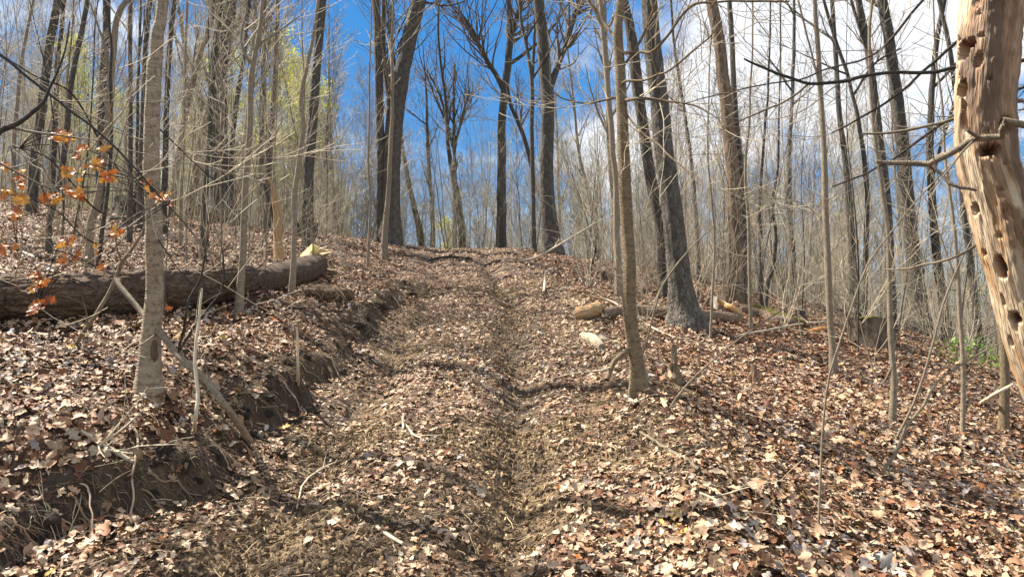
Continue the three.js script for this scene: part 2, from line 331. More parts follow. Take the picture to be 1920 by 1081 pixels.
// a tree traced from where its trunk stands: pts = [px, py, width px] from the foot upwards
const trees = [];
function tracedTree(o) {
  const R = RNG(o.seed ?? (trees.length * 77 + 11));
  const foot = o.pts[0], G = o.d ? null : hit(foot[0], foot[1]);
  const d = o.d ?? -G[2], lean = o.lean ?? 0;
  let pts = o.pts.map(([x, y]) => at(x, y, d)), rads = o.pts.map(([, , w]) => w * d / F / 2);
  if (o.d) { const x = pts[0][0], gy = height(x, d, false); pts.unshift([x - (pts[1][0] - x) * 0.3, Math.min(gy, pts[0][1] - 0.1), -d]); rads.unshift(rads[0] * 1.05); }
  const org = [pts[0][0], ground(pts[0][0], pts[0][2]), pts[0][2]];
  pts.forEach((p, i) => { if (lean) p[2] += -(p[1] - org[1]) * lean; if (i > 1) { p[2] += (R() - 0.5) * 0.02; } });
  const a0 = pts[0], b0 = pts[1], l0 = Math.hypot(a0[0] - b0[0], a0[1] - b0[1], a0[2] - b0[2]);
  pts.unshift([0, 1, 2].map(j => a0[j] - (b0[j] - a0[j]) / l0 * 0.25 * (j === 1 ? 1 : 0.5))); rads.unshift(rads[0] * 1.03);
  const vis = pts.length;
  const H = o.H ?? 13, top = pts[vis - 1];
  let dir = [0, 1, 2].map(j => top[j] - pts[vis - 2][j]); { const l = Math.hypot(...dir); dir = dir.map(v => v / l); }
  let q = top.slice(), r = rads[vis - 1];
  const need = org[1] + H - q[1];
  if (need > 0.5) { const n = Math.ceil(need / 1.0); for (let k = 1; k <= n; k++) { dir = [dir[0] * 0.85 + (R() - 0.5) * 0.12, 1, dir[2] * 0.85 + (R() - 0.5) * 0.12]; const l = Math.hypot(...dir); dir = dir.map(v => v / l); q = [q[0] + dir[0], q[1] + dir[1], q[2] + dir[2]]; pts.push(q); rads.push(Math.max(0.006, r * (1 - 0.85 * k / n))); } }
  const step = o.step ?? 0.12, [P, Q] = smoothPath(pts, rads, step);
  const wb = o.wob ?? 0.004; P.forEach((p, i) => { p[0] += wb * 3 * vnoise(i * step * 2.2, o.seed ?? trees.length, 1.5); p[2] += wb * 3 * vnoise(i * step * 2.2, trees.length, 7.5); });
  const flare = o.flare ?? 0, sd = trees.length * 3.7, rough = o.rough ?? 0.05, ridge = o.ridge ?? 0;
  const disp = (th, s, i, p, dx, dy, dz) => {
    const c = Math.cos(th), sn = Math.sin(th), r0 = Math.max(Q[i], 0.01), hgt = Math.max(0, s - 0.25);
    let m = 1 + rough * vnoise(c * 1.5 + sd, sn * 1.5, s * 2.1) + rough * 0.6 * vnoise(c * 3 + sd, sn * 3, s * 7);
    if (flare) m += flare * Math.exp(-hgt / (r0 * 2.2)) * (0.55 + 0.6 * Math.max(0, vnoise(c * 1.6 + sd, sn * 1.6, 0.5) + 0.2));
    if (ridge) { const k = r0 * 34, w = 0.5 * vnoise(c * k * 0.5, sn * k * 0.5 + sd, s * 5); const g = Math.abs(vnoise(c * k + w, sn * k + sd + w, s * 5.5)); m += ridge * (sstep(0.0, 0.5, g) - 0.7) + ridge * 0.3 * vnoise(c * k * 2, sn * k * 2, s * 22); }
    if (o.knots) for (const [ks, kt, kw, kh] of o.knots) { const dt = Math.atan2(Math.sin(th - kt), Math.cos(th - kt)); m += kh * Math.exp(-(dt * dt * r0 * r0 + (s - ks) ** 2) / (kw * kw)); }
    return m;
  };
  const t = thing(o.name ?? 'bare_tree', o.label, o.cat ?? 'tree', org, o.group);
  const bark = new GB(); bark.tube(P, Q, o.sides ?? 18, { disp, tile: o.tile ?? 0.45, capEnd: o.cut });
  part('trunk', bark.geo(org), o.mat ?? M.oak, t);
  const tw = new GB(), lim = (lev, bp, bq, s) => (lev === 0 && bq[0] > 0.011 ? (part('limb', new GB().tube(bp, bq, 8, { tile: 0.3 }).geo(org), o.mat ?? M.oak, t)) : tw.tube(bp, bq, bq[0] > 0.008 ? 5 : 3));
  for (const L of o.limbs ?? []) {                            // limbs seen in the photograph: [[px, py, width], ...]
    const dd = L.d ?? d, z = L.z ?? 0, lp = L.p.map(([x, y], i) => at(x, y, dd + z * i / (L.p.length - 1))), lr = L.p.map(([, , w]) => w * dd / F / 2);
    const [a, b] = smoothPath(lp, lr, 0.06);
    a.forEach((p, i) => { const k = Math.min(1, i / 6) * 0.006; p[0] += k * vnoise(i * 0.5, sd, 2.5); p[1] += k * vnoise(i * 0.5, sd, 5.5); });
    part('limb', new GB().tube(a, b, lr[0] > 0.02 ? 10 : 6, { tile: 0.3 }).geo(org), L.mat ?? o.limbMat ?? o.mat ?? M.oak, t);
    const k = L.twigs ?? 5;
    for (let j = 0; j < k; j++) { const i = Math.floor(a.length * (0.2 + 0.78 * R())), i1 = Math.min(a.length - 1, i + 1), i0 = Math.max(0, i1 - 1), td = [0, 1, 2].map(c => a[i1][c] - a[i0][c]), l = Math.hypot(...td) || 1, s = perp(td.map(v => v / l), R); grow((lev, bp, bq) => tw.tube(bp, bq, 3), a[i0], [0, 1, 2].map(c => td[c] / l * 0.7 + s[c] * 0.7), (L.tl ?? 0.7) * (0.5 + R()), Math.max(0.0022, b[i0] * 0.5), 1, R, { rmin: 0.0018 + 0.00012 * dd, max: 2, kids: [0, 4], seg: 0.1, wob: 0.3 }); }
  }
  const c = { n: 14, from: 0.5, len: 2.6, ang: 0.8, ...(o.crown ?? {}) }; c.n = Math.round(c.n * (d < 13 ? 0.4 : 0.55)); c.max ??= d < 13 ? 1 : 2;
  const fi = P.findIndex(p => p[1] > org[1] + H * c.from);
  for (let k = 0; k < c.n && fi > 0; k++) {
    const i = Math.min(P.length - 2, Math.floor(lerp(fi, P.length - 1, (k + R()) / c.n))), td = [0, 1, 2].map(j => P[i + 1][j] - P[i][j]), l = Math.hypot(...td), s = perp(td.map(v => v / l), R), an = c.ang * (0.7 + 0.6 * R());
    grow(lim, P[i], [0, 1, 2].map(j => td[j] / l * Math.cos(an) + s[j] * Math.sin(an)), c.len * (0.6 + 0.8 * R()) * (1.1 - 0.6 * k / c.n), Math.min(Q[i] * (d < 13 ? 0.42 : 0.6), 0.07), 0, R, { rmin: 0.0025 + 0.00012 * d, max: c.max, kids: c.kids ?? (d < 13 ? [4, 3] : [5, 4, 3]), seg: d < 13 ? 0.13 : 0.28, wob: d < 13 ? 0.3 : 0.22, up: 0.05 });
  }
  if (!tw.empty) part('twigs', tw.geo(org), o.twigMat ?? M.twig, t, 'stuff');
  trees.push({ x: org[0], d, t, org, P, Q });
  return trees[trees.length - 1];
}
// ------------------------------------------------------------------ the ground: one sheet, fine in front of the camera, out to the horizon
const DRY = [0.22, 0.148, 0.078], MOIST_SHADED = [0.078, 0.053, 0.032], DUFF = [0.13, 0.08, 0.048];
function soilColor(x, d) {
  const t = trailT(x, d), L = leftFoot(d) - t, R = t - rightEdge(d), n = fbm(x * 2.1, d * 2.1, 51, 4), k = litter(x, d);
  let c = mixc(DRY, MOIST_SHADED, sstep(-0.25, 0.2, n));
  if (L > 0 && L < 0.34) c = mixc(c, MOIST_SHADED, 0.8 * sstep(14, 8, d));  // moist bank soil, with the shade on its face put into the colour
  return mixc(c, DUFF, sstep(0.35, 0.75, k));
}
const land = new THREE.Group(); land.name = 'ground'; land.userData = { kind: 'structure', label: 'leaf covered forest floor with a rutted dirt trail climbing over it' }; scene.add(land);
{
  const ang = [], rad = [];
  const NF = 500; for (let i = 0; i <= NF; i++) ang.push((-52 + 104 * i / NF) * Math.PI / 180);
  for (let i = 1; i < 52; i++) ang.push((52 + 256 * i / 52) * Math.PI / 180);
  for (let i = 0; i <= 10; i++) rad.push(0.3 + 1.7 * i / 10);
  for (let i = 1; i <= 345; i++) rad.push(2 * Math.pow(14, i / 345));
  for (let i = 1; i <= 34; i++) rad.push(28 * Math.pow(32, i / 34));
  const A = ang.length, N = rad.length, p = new Float32Array((A * N + 1) * 3), uv = new Float32Array((A * N + 1) * 2), col = new Float32Array((A * N + 1) * 3), idx = [];
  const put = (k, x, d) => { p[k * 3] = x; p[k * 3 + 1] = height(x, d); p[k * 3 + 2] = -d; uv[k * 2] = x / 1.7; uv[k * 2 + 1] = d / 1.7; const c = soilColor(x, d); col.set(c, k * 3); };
  for (let i = 0; i < N; i++) for (let j = 0; j < A; j++) put(i * A + j, Math.sin(ang[j]) * rad[i], Math.cos(ang[j]) * rad[i]);
  put(A * N, 0, 0);
  for (let j = 0; j < A; j++) { const j1 = (j + 1) % A; idx.push(A * N, j1, j); for (let i = 0; i < N - 1; i++) { const a = i * A + j, b = i * A + j1; idx.push(a, b, a + A, b, b + A, a + A); } }
  const g = new THREE.BufferGeometry();
  g.setAttribute('position', new THREE.BufferAttribute(p, 3)); g.setAttribute('uv', new THREE.BufferAttribute(uv, 2)); g.setAttribute('color', new THREE.BufferAttribute(col, 3));
  g.setIndex(idx); g.computeVertexNormals();
  if (g.attributes.normal.getY(A * 5) < 0) { for (let k = 0; k < idx.length; k += 3) { const s = idx[k]; idx[k] = idx[k + 1]; idx[k + 1] = s; } g.setIndex(idx); g.computeVertexNormals(); }
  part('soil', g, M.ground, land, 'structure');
}

// ------------------------------------------------------------------ leaves
function leafGeo(kind, seed, n = 8) {
  const R = RNG(seed), p = [], uv = [], idx = [], roll = (R() - 0.25) * (R() < 0.25 ? 9 : 4.5), bend = (R() - 0.4) * 0.9, tw = (R() - 0.5) * 1.3, fold = R() * 0.25, ph = R() * 6;
  const half = (v, side) => {
    const j = 1 + 0.12 * Math.sin(v * 17 + side * 2 + ph);
    if (kind === 'oak') return (0.03 + 0.30 * Math.pow(Math.sin(Math.PI * Math.pow(v, 0.8)), 0.8) * (0.70 + 0.34 * Math.cos(v * 2 * Math.PI * 3.4 + side * 0.5))) * j;
    if (kind === 'maple') return (0.02 + 0.46 * Math.pow(Math.sin(Math.PI * Math.pow(v, 0.75)), 0.7) * (0.66 + 0.4 * Math.cos((v - 0.42) * 2 * Math.PI * 2.4))) * j;
    if (kind === 'scrap') return 0.24 * (0.5 + 0.5 * Math.sin(v * 9 + ph + side)) * Math.sin(Math.PI * clamp(v + 0.1)) + 0.05;
    return 0.25 * Math.pow(Math.sin(Math.PI * Math.pow(v, 0.9)), 0.9) * j + 0.004;
  };
  for (let i = 0; i <= n; i++) {
    const v = i / n, y0 = bend * (v - 0.5) * (v - 0.5) + 0.04 * Math.sin(v * 9 + ph), a = tw * (v - 0.5);
    for (const s of [-1, 0, 1]) {
      const w = s ? half(v, s) : 0, k = roll * (0.7 + 0.6 * Math.sin(v * 4 + ph + s)), x = Math.abs(k) > 0.05 ? Math.sin(w * k) / k : w, y = (Math.abs(k) > 0.05 ? (1 - Math.cos(w * k)) / k : 0) + fold * w + (s ? 0.03 * Math.sin(v * 21 + s * 3 + ph) : 0);
      const X = s * x, ca = Math.cos(a), sa = Math.sin(a);
      p.push(X * ca - y * sa, y0 + X * sa + y * ca, v - 0.5); uv.push(0.5 + s * w, v);
    }
    if (i) { const b = (i - 1) * 3; for (const e of [0, 1]) idx.push(b + e, b + e + 3, b + e + 1, b + e + 1, b + e + 3, b + e + 4); }
  }
  const g = new THREE.BufferGeometry();
  g.setAttribute('position', new THREE.BufferAttribute(new Float32Array(p), 3)); g.setAttribute('uv', new THREE.BufferAttribute(new Float32Array(uv), 2));
  g.setIndex(idx); g.computeVertexNormals(); return g;
}
const leafMat = new THREE.MeshPhysicalMaterial({ map: T.leaf, roughness: 0.6, specularIntensity: 0.35, side: THREE.DoubleSide });
const KINDS = ['oak', 'oak', 'maple', 'beech', 'oak', 'beech', 'maple', 'scrap', 'scrap', 'scrap'];
const leafGeos = KINDS.map((k, i) => leafGeo(k, 300 + i * 7));
const PALETTE = [[0.60, 0.415, 0.255, 22], [0.62, 0.44, 0.285, 16], [0.54, 0.345, 0.20, 18], [0.40, 0.22, 0.115, 15], [0.26, 0.12, 0.06, 11], [0.17, 0.075, 0.045, 6], [0.54, 0.45, 0.36, 5], [0.40, 0.35, 0.31, 3], [0.68, 0.54, 0.36, 8], [0.45, 0.17, 0.05, 0.8], [0.55, 0.36, 0.10, 0.7]];
const PSUM = PALETTE.reduce((s, p) => s + p[3], 0);
function leafTone(R, x, d, onTrail, low) {
  let k = R() * PSUM, i = 0; while (k > PALETTE[i][3] && i < PALETTE.length - 1) k -= PALETTE[i++][3];
  const n = vnoise(x * 0.7, d * 0.7, 61.5);
  if (n > 0.35 && R() < 0.35) i = 4; if (n < -0.45 && R() < 0.12) i = 7;
  if (onTrail && R() < 0.35) i = R() < 0.5 ? 8 : 0;
  if (low) i = [3, 4, 4, 5, 5, 2][Math.floor(R() * 6)];                  // rotting layer underneath, dark tones also painting in the shade of the gaps
  const b = low ? 0.5 + 0.5 * R() : 0.52 + 0.50 * R(), c = PALETTE[i];
  return [c[0] * b, c[1] * b * (0.95 + 0.08 * R()), c[2] * b * 1.02];
}
const q1 = new THREE.Quaternion(), q2 = new THREE.Quaternion(), UPV = new THREE.Vector3(0, 1, 0), vA = new THREE.Vector3(), mA = new THREE.Matrix4(), vP = new THREE.Vector3(), vS = new THREE.Vector3();
const sets = leafGeos.map(() => []), near = [];
{
  const R = RNG(1234);
  for (const [d1, d2, per, size] of [[2.2, 7, 1600, 0.066], [7, 13, 950, 0.069], [13, 20, 420, 0.08], [20, 28, 180, 0.10]]) {
    const n = Math.round(0.98 * (d2 * d2 - d1 * d1) * per);
    for (let i = 0; i < n; i++) {
      const d = Math.sqrt(lerp(d1 * d1, d2 * d2, R())), x = (R() * 2 - 1) * 0.98 * d, k = litter(x, d);
      if (R() > k * (0.55 + 0.45 * k)) continue;
      const t = trailT(x, d), onTrail = t > -1.3 && t < 1.35;
      let g = Math.floor(R() * (onTrail ? 10 : 7.6)), s = size * 0.82 * (1 + 0.22 * sstep(4.4, 3.2, d)) * (0.45 + 0.55 * R() + 1.0 * Math.pow(R(), 4)) * (g >= 7 ? 0.62 : 1) * (onTrail ? 0.8 : 1);
      const low = R() < 0.36, nrm = groundNormal(x, d), tilt = (R() + R() - 1) * (low ? 0.3 : onTrail ? 0.85 : 1.0), ta = R() * 6.283;
      q1.setFromUnitVectors(UPV, nrm); vA.set(Math.cos(ta), 0, Math.sin(ta)); q2.setFromAxisAngle(vA, tilt); q1.multiply(q2); q2.setFromAxisAngle(UPV, R() * 6.283); q1.multiply(q2);
      if (R() < 0.3) { q2.setFromAxisAngle(vA.set(0, 0, 1), Math.PI); q1.multiply(q2); }
      vP.set(x, height(x, d) + (low ? 0.003 : 0.006 + R() * (onTrail ? 0.03 : 0.05)) + Math.abs(tilt) * s * 0.25, -d); vS.set(s * (0.8 + 0.4 * R()), s, s);
      const rec = { m: mA.compose(vP, q1, vS).toArray(), c: leafTone(R, x, d, onTrail, low), g };
      const [X, Y] = project(vP.x, vP.y, vP.z);
      if (d < 4.6 && X > 5 && X < 1915 && Y < 1075 && g < 7) { rec.a = s / d; near.push(rec); } else sets[g].push(rec);
    }
  }
  near.sort((a, b) => b.a - a.a);
  for (const rec of near.splice(300)) sets[rec.g].push(rec);
  const mats = {};
  const fineGeos = KINDS.map((k, i) => leafGeo(k, 300 + i * 7, 14));
  for (const rec of near) {                                   // the 300 leaves that show largest are pieces of their own
    const key = rec.c.map(v => Math.round(v * 22) / 22).join();
    const mt = mats[key] ??= (() => { const m = leafMat.clone(); m.color.setRGB(...rec.c); return m; })();
    const l = part(numbered('fallen_leaf'), fineGeos[rec.g], mt, land);
    new THREE.Matrix4().fromArray(rec.m).decompose(l.position, l.quaternion, l.scale);
  }
  const lit = new THREE.Group(); lit.name = 'leaf_litter'; lit.userData = { kind: 'stuff', label: 'curled brown and tan dead leaves covering the forest floor' }; scene.add(lit);
  const col = new THREE.Color();
  sets.forEach((s, g) => {
    const im = new THREE.InstancedMesh(leafGeos[g], leafMat, s.length); im.name = 'dead_leaves'; im.userData = { kind: 'stuff' }; im.castShadow = im.receiveShadow = true;
    s.forEach((rec, i) => { im.setMatrixAt(i, mA.fromArray(rec.m)); im.setColorAt(i, col.setRGB(...rec.c)); });
    lit.add(im);
  });
}
{ // crumbs of earth and bits of straw on the trail and the cut bank
  const R = RNG(77), clod = new THREE.IcosahedronGeometry(1, 0), pp = clod.attributes.position;
  const jit = {}; for (let i = 0; i < pp.count; i++) { const k = [pp.getX(i), pp.getY(i), pp.getZ(i)].map(v => v.toFixed(3)).join(), f = jit[k] ??= 0.65 + 0.6 * R(); pp.setXYZ(i, pp.getX(i) * f, pp.getY(i) * f * 0.8, pp.getZ(i) * f); }
  clod.computeVertexNormals();
  const straw = new GB().tube([[-0.5, 0, 0], [-0.2, 0.02, 0.03], [0.15, 0.03, -0.02], [0.5, 0, 0.02]], [0.02, 0.026, 0.024, 0.014], 4).geo();
  const A = [], B = [], c = new THREE.Color();
  for (let i = 0; i < 95000; i++) {
    const near = R() < 0.6, d = Math.sqrt(near ? lerp(5, 25, R()) : lerp(25, 150, R())), x = trailX(d) + (R() * 2 - 1) * 1.75, k = litter(x, d);
    const Lb = leftFoot(d) - trailT(x, d); if (Math.abs(x) > d * 0.95 || R() > 1.05 - k || (Lb > 0.02 && R() < 0.85)) continue;
    const s = (0.003 + 0.016 * Math.pow(R(), 4.0)) * (near ? 1 : 1.3), y = height(x, d);
    q1.set(R() - 0.5, R() - 0.5, R() - 0.5, R() - 0.5).normalize(); vP.set(x, y + s * 0.2, -d); vS.set(s * (0.6 + R()), s * (0.4 + 0.5 * R()), s * (0.6 + 1.1 * R()));
    const w = R(), b = 0.7 + 0.5 * R(), t = mixc(w < 0.4 ? DRY : w < 0.75 ? [0.17, 0.115, 0.062] : MOIST_SHADED, [0.42, 0.32, 0.17], w > 0.5 && w < 0.57 ? 0.8 : 0);
    A.push([mA.compose(vP, q1, vS).toArray(), t.map(v => v * b)]);
  }
  for (let i = 0; i < 17000; i++) {
    const d = Math.sqrt(lerp(5, 150, Math.pow(R(), 1.6))), x = R() < 0.6 ? trailX(d) + (R() * 2 - 1) * 1.9 : (R() * 2 - 1) * 0.95 * d;
    if (Math.abs(x) > d * 0.95) continue;
    const l = 0.03 + 0.13 * R() * R(), th = 0.05 + 0.09 * R();
    q1.setFromUnitVectors(UPV, groundNormal(x, d)); q2.setFromAxisAngle(UPV, R() * 6.283); q1.multiply(q2); q2.setFromAxisAngle(vA.set(0, 0, 1), (R() - 0.5) * 0.6); q1.multiply(q2);
    vP.set(x, height(x, d) + 0.006 + 0.02 * R(), -d); vS.set(l, 0.09 * (0.4 + R()), 0.09 * (0.4 + R()));
    const b = 0.6 + 0.6 * R(); B.push([mA.compose(vP, q1, vS).toArray(), (R() < 0.4 ? [0.46, 0.35, 0.21] : [0.18, 0.12, 0.07]).map(v => v * b)]);
  }
  for (const [name, part_, geo, list, label] of [['soil_crumbs', 'crumbs', clod, A, 'loose crumbs of brown earth scattered over the bare trail'], ['straw_litter', 'straws', straw, B, 'short broken twigs and straws scattered over trail and leaves']]) {
    const im = new THREE.InstancedMesh(geo, std({ roughness: 0.95 }), list.length); im.name = name; im.userData = { kind: 'stuff', label }; im.castShadow = im.receiveShadow = true;
    list.forEach(([m, k], i) => { im.setMatrixAt(i, mA.fromArray(m)); im.setColorAt(i, c.setRGB(...k)); }); scene.add(im);
  }
  const sm = [[0.40, 0.29, 0.15], [0.30, 0.24, 0.17], [0.44, 0.38, 0.28], [0.20, 0.16, 0.12]].map(c => std({ color: new THREE.Color(...c), bumpMap: T.soilBump, bumpScale: 0.004, roughness: 0.85 }));
  const rock = k => { const g = new THREE.IcosahedronGeometry(1, 2), q = g.attributes.position; for (let i = 0; i < q.count; i++) { const x = q.getX(i), y = q.getY(i), z = q.getZ(i), f = 1 + 0.35 * vnoise(x * 1.3 + k * 5, y * 1.3, z * 1.3 + 2.5) + 0.12 * vnoise(x * 4 + k, y * 4, z * 4 + 3.5); q.setXYZ(i, x * f, y * f * 0.55, z * f * 0.8); } g.computeVertexNormals(); return g; };
  const rocks = [0, 1, 2, 3].map(rock);
  [[772, 1036, 26], [866, 962, 10], [882, 966, 10], [802, 975, 22], [820, 985, 12], [780, 982, 16], [679, 985, 14], [1000, 912, 12], [640, 1000, 12], [1300, 795, 14], [905, 690, 14], [610, 790, 14], [1175, 1000, 16], [1130, 640, 30], [700, 640, 10], [1115, 620, 16], [930, 1020, 9], [1010, 1055, 10], [560, 985, 12], [850, 1010, 9], [590, 1000, 9], [712, 945, 9]].forEach(([x, y, w], i) => {
    const h = hit(x, y); if (!h) return; const s = w * -h[2] / F / 2, o = part(numbered('stone'), rocks[i % 4], sm[i % 4], land);
    o.position.set(h[0], h[1] + s * 0.15, h[2]); o.rotation.set(0.2 * (i % 3), i * 1.7, 0.15 * (i % 2)); o.scale.setScalar(s);
  });
}
{ // lumps of dark earth along the cut bank
  const R = RNG(19), lump = k => { const g = new THREE.IcosahedronGeometry(1, 3), q = g.attributes.position; for (let i = 0; i < q.count; i++) { const x = q.getX(i), y = q.getY(i), z = q.getZ(i), f = 1 + 0.4 * vnoise(x * 1.4 + k * 5, y * 1.4, z * 1.4 + 2.5) + 0.22 * vnoise(x * 4 + k, y * 4, z * 4 + 3.5) + 0.12 * vnoise(x * 10, y * 10 + k, z * 10 + 5.5); q.setXYZ(i, x * f, y * f * 0.75, z * f); } g.computeVertexNormals(); return g; };
  const ls = [0, 1, 2, 3].map(lump), em = [[0.05, 0.034, 0.02], [0.07, 0.047, 0.028], [0.10, 0.068, 0.04]].map(c => std({ color: new THREE.Color(...c), bumpMap: T.soilBump, bumpScale: 0.02, roughness: 1 }));
  for (let i = 0; i < 240; i++) {
    const d = 2.7 + 9 * Math.pow(R(), 1.5), top = R() < 0.35, x = trailX(d) + leftFoot(d) - (top ? 0.14 + 0.14 * R() : -0.12 + 0.26 * R()), s = (0.014 + 0.045 * R() * R() * R()) * (top ? 1.1 : 1);
    const o = part(numbered('earth_clod'), ls[i % 4], em[i % 3], land); o.position.set(x, height(x, d) + s * (top ? -0.1 : 0.15), -d); o.rotation.set(R() * 6, R() * 6, R() * 6); o.scale.set(s * (1 + R()), s, s * (1 + R()));
  }
}
{ // roots hanging out of the cut bank
  const R = RNG(9), hair = new GB();
  for (let i = 0; i < 1300; i++) {
    const d = 2.6 + 8.2 * Math.pow(R(), 1.5), x0 = trailX(d) + leftFoot(d) - 0.10 - 0.2 * R(), big = i < 46;
    let x = x0, z = -d, y = height(x, d) + 0.01; const P = [[x - 0.06, y - 0.02, z]], Q = [big ? 0.0045 + 0.004 * R() : 0.0016], L = (big ? 0.25 + 0.25 * R() : 0.08 + 0.16 * R()), n = big ? 9 : 5, a = (R() - 0.5) * 1.4;
    for (let k = 1; k <= n; k++) {
      x += L / n * (0.55 + 0.5 * (R() - 0.5)); z += L / n * (Math.sin(a) * 0.7 + (R() - 0.5) * 0.9); y -= L / n * (0.45 + 0.6 * R());
      y = Math.max(y, height(x, -z) + 0.006 + 0.012 * R()); P.push([x, y, z]); Q.push(Q[0] * (1 - 0.7 * k / n));
    }
    const [a1, b1] = smoothPath(P, Q, big ? 0.03 : 0.05);
    if (big) part(numbered('exposed_root'), new GB().tube(a1, b1, 6).geo(), i % 3 ? M.root : M.rootPale, land); else hair.tube(a1, b1, 3);
  }
  part('root_hairs', hair.geo(), M.root, land, 'stuff');
}
// ------------------------------------------------------------------ the trees one can tell apart, traced from foot to top of the view
const SAP = { mat: M.tan, sides: 12, tile: 0.2, rough: 0.09, flare: 0.25 };
tracedTree({ label: 'pale grey young tree with blotched bark on the cut bank left of the trail', pts: [[280, 738, 46], [281, 690, 40], [284, 620, 34], [287, 540, 31], [288, 470, 30], [287, 400, 30], [285, 330, 29], [284, 250, 28], [287, 180, 27], [289, 118, 27], [291, 112, 24], [295, 60, 22], [303, 0, 20]], mat: M.smooth, sides: 40, step: 0.03, tile: 0.42, rough: 0.035, flare: 0.38, H: 9, wob: 0.002, knots: [[0.42, 4.2, 0.04, 0.05], [1.62, 3.5, 0.03, 0.1], [1.95, 4.6, 0.035, 0.16], [1.1, 2.2, 0.03, 0.08]], crown: { n: 9, from: 0.55, len: 1.6 }, seed: 3,
  limbs: [{ p: [[288, 232, 4], [320, 262, 3.2], [360, 300, 2.6], [420, 352, 2]], z: 0.3, twigs: 4, mat: M.dark }, { p: [[286, 430, 3], [310, 470, 2.4], [350, 520, 2], [395, 556, 1.4]], z: -0.2, twigs: 3, mat: M.dark }] });
{ const t = trees[0], p = at(289, 657, t.d - 0.052), g = new THREE.SphereGeometry(1, 16, 20); g.scale(0.021, 0.062, 0.016);
  const q = g.attributes.position; for (let i = 0; i < q.count; i++) { const f = 1 + 0.2 * vnoise(q.getX(i) * 90, q.getY(i) * 40, q.getZ(i) * 90 + 0.5); q.setXYZ(i, q.getX(i) * f * (1 - q.getY(i) * 4), q.getY(i), q.getZ(i) * f); } g.computeVertexNormals();
  const m = part('bark_scar', g, std({ color: new THREE.Color(0.11, 0.075, 0.05), bumpMap: T.grainBump, bumpScale: 0.004, roughness: 0.95 }), t.t); m.position.set(p[0] - t.org[0], p[1] - t.org[1], p[2] - t.org[2]); }
tracedTree({ label: 'slim brown tree right of the trail with side branches fanning above a crooked root', pts: [[1196, 733, 32], [1192, 680, 27], [1186, 600, 27], [1181, 520, 25], [1175, 420, 24], [1170, 320, 23], [1167, 230, 22], [1164, 160, 21], [1161, 90, 20], [1160, 50, 18], [1165, 0, 17]], mat: M.brown, sides: 28, step: 0.04, tile: 0.35, rough: 0.06, flare: 0.45, H: 10, seed: 9, wob: 0.006, knots: [[0.9, 2, 0.03, 0.12], [2.9, 1, 0.04, 0.2], [3.6, 4, 0.05, 0.2]], crown: { n: 10, from: 0.55, len: 2 },
  limbs: [{ p: [[1168, 188, 8], [1185, 186, 7], [1215, 184, 6], [1250, 190, 4.5], [1300, 196, 3], [1345, 222, 2]], z: -0.6, twigs: 9 }, { p: [[1166, 178, 7], [1140, 186, 5], [1100, 193, 4], [1060, 186, 3], [1035, 170, 2]], z: 0.5, twigs: 8 }, { p: [[1161, 80, 8], [1145, 60, 6], [1125, 30, 5], [1105, 0, 4]], z: 0.4, twigs: 6 }, { p: [[1166, 128, 6], [1200, 78, 6], [1225, 20, 5], [1240, -20, 4]], z: -0.3, twigs: 7 },
    { p: [[1163, 100, 7], [1200, 97, 5], [1222, 97, 6], [1248, 72, 5], [1292, 14, 5], [1340, 4, 4], [1420, 2, 4], [1480, 2, 3]], z: -0.8, twigs: 9 }, { p: [[1168, 205, 6], [1200, 245, 4], [1236, 272, 4], [1262, 298, 3], [1300, 330, 2.4]], z: -0.7, twigs: 7 }, { p: [[1168, 160, 5], [1172, 152, 5], [1208, 150, 4], [1232, 140, 4], [1260, 128, 3.6], [1330, 70, 3], [1348, 46, 2.4]], z: -0.9, twigs: 6 }, { p: [[1188, 650, 12], [1170, 662, 11], [1152, 678, 10], [1144, 698, 9], [1138, 712, 10]], z: -0.12, twigs: 1 }] });
tracedTree({ label: 'large leaning grey oak with a broad flared foot right of the trail', pts: [[1288, 612, 66], [1283, 580, 50], [1275, 530, 44], [1268, 460, 40], [1258, 380, 37], [1247, 290, 36], [1239, 220, 35], [1230, 140, 33], [1222, 60, 31], [1217, 0, 30]], mat: M.oak, sides: 56, step: 0.04, tile: 0.6, rough: 0.04, ridge: 0.07, flare: 0.35, H: 17, seed: 21, crown: { n: 16, from: 0.5, len: 4 } });
tracedTree({ label: 'dark leaning trunk half hidden behind the large grey oak', d: 11.5, pts: [[1247, 520, 24], [1243, 440, 22], [1232, 390, 21], [1220, 330, 20], [1209, 260, 20], [1200, 200, 20], [1193, 140, 21], [1187, 90, 20], [1178, 40, 18], [1170, 0, 17]], mat: M.dark, sides: 26, step: 0.06, tile: 0.4, rough: 0.12, ridge: 0.05, H: 16, seed: 5, crown: { n: 12, len: 3 } });
tracedTree({ label: 'straight brown furrowed tree behind the split log on the right slope', pts: [[1381, 568, 29], [1381, 520, 26], [1380, 440, 26], [1375, 330, 25], [1367, 240, 24], [1358, 160, 23], [1350, 90, 22], [1340, 30, 22], [1334, 0, 21]], mat: M.log, sides: 36, step: 0.05, tile: 0.5, ridge: 0.07, flare: 0.15, H: 16, seed: 8, crown: { n: 14, len: 3.4 } });
tracedTree({ label: 'thinner grey trunk close behind the straight brown furrowed tree', d: 13, pts: [[1394, 500, 14], [1394, 420, 13], [1390, 330, 12], [1382, 240, 11], [1376, 150, 10], [1371, 60, 10], [1369, 0, 9]], mat: M.oak, H: 14, seed: 6, crown: { n: 9, len: 2.6 } });
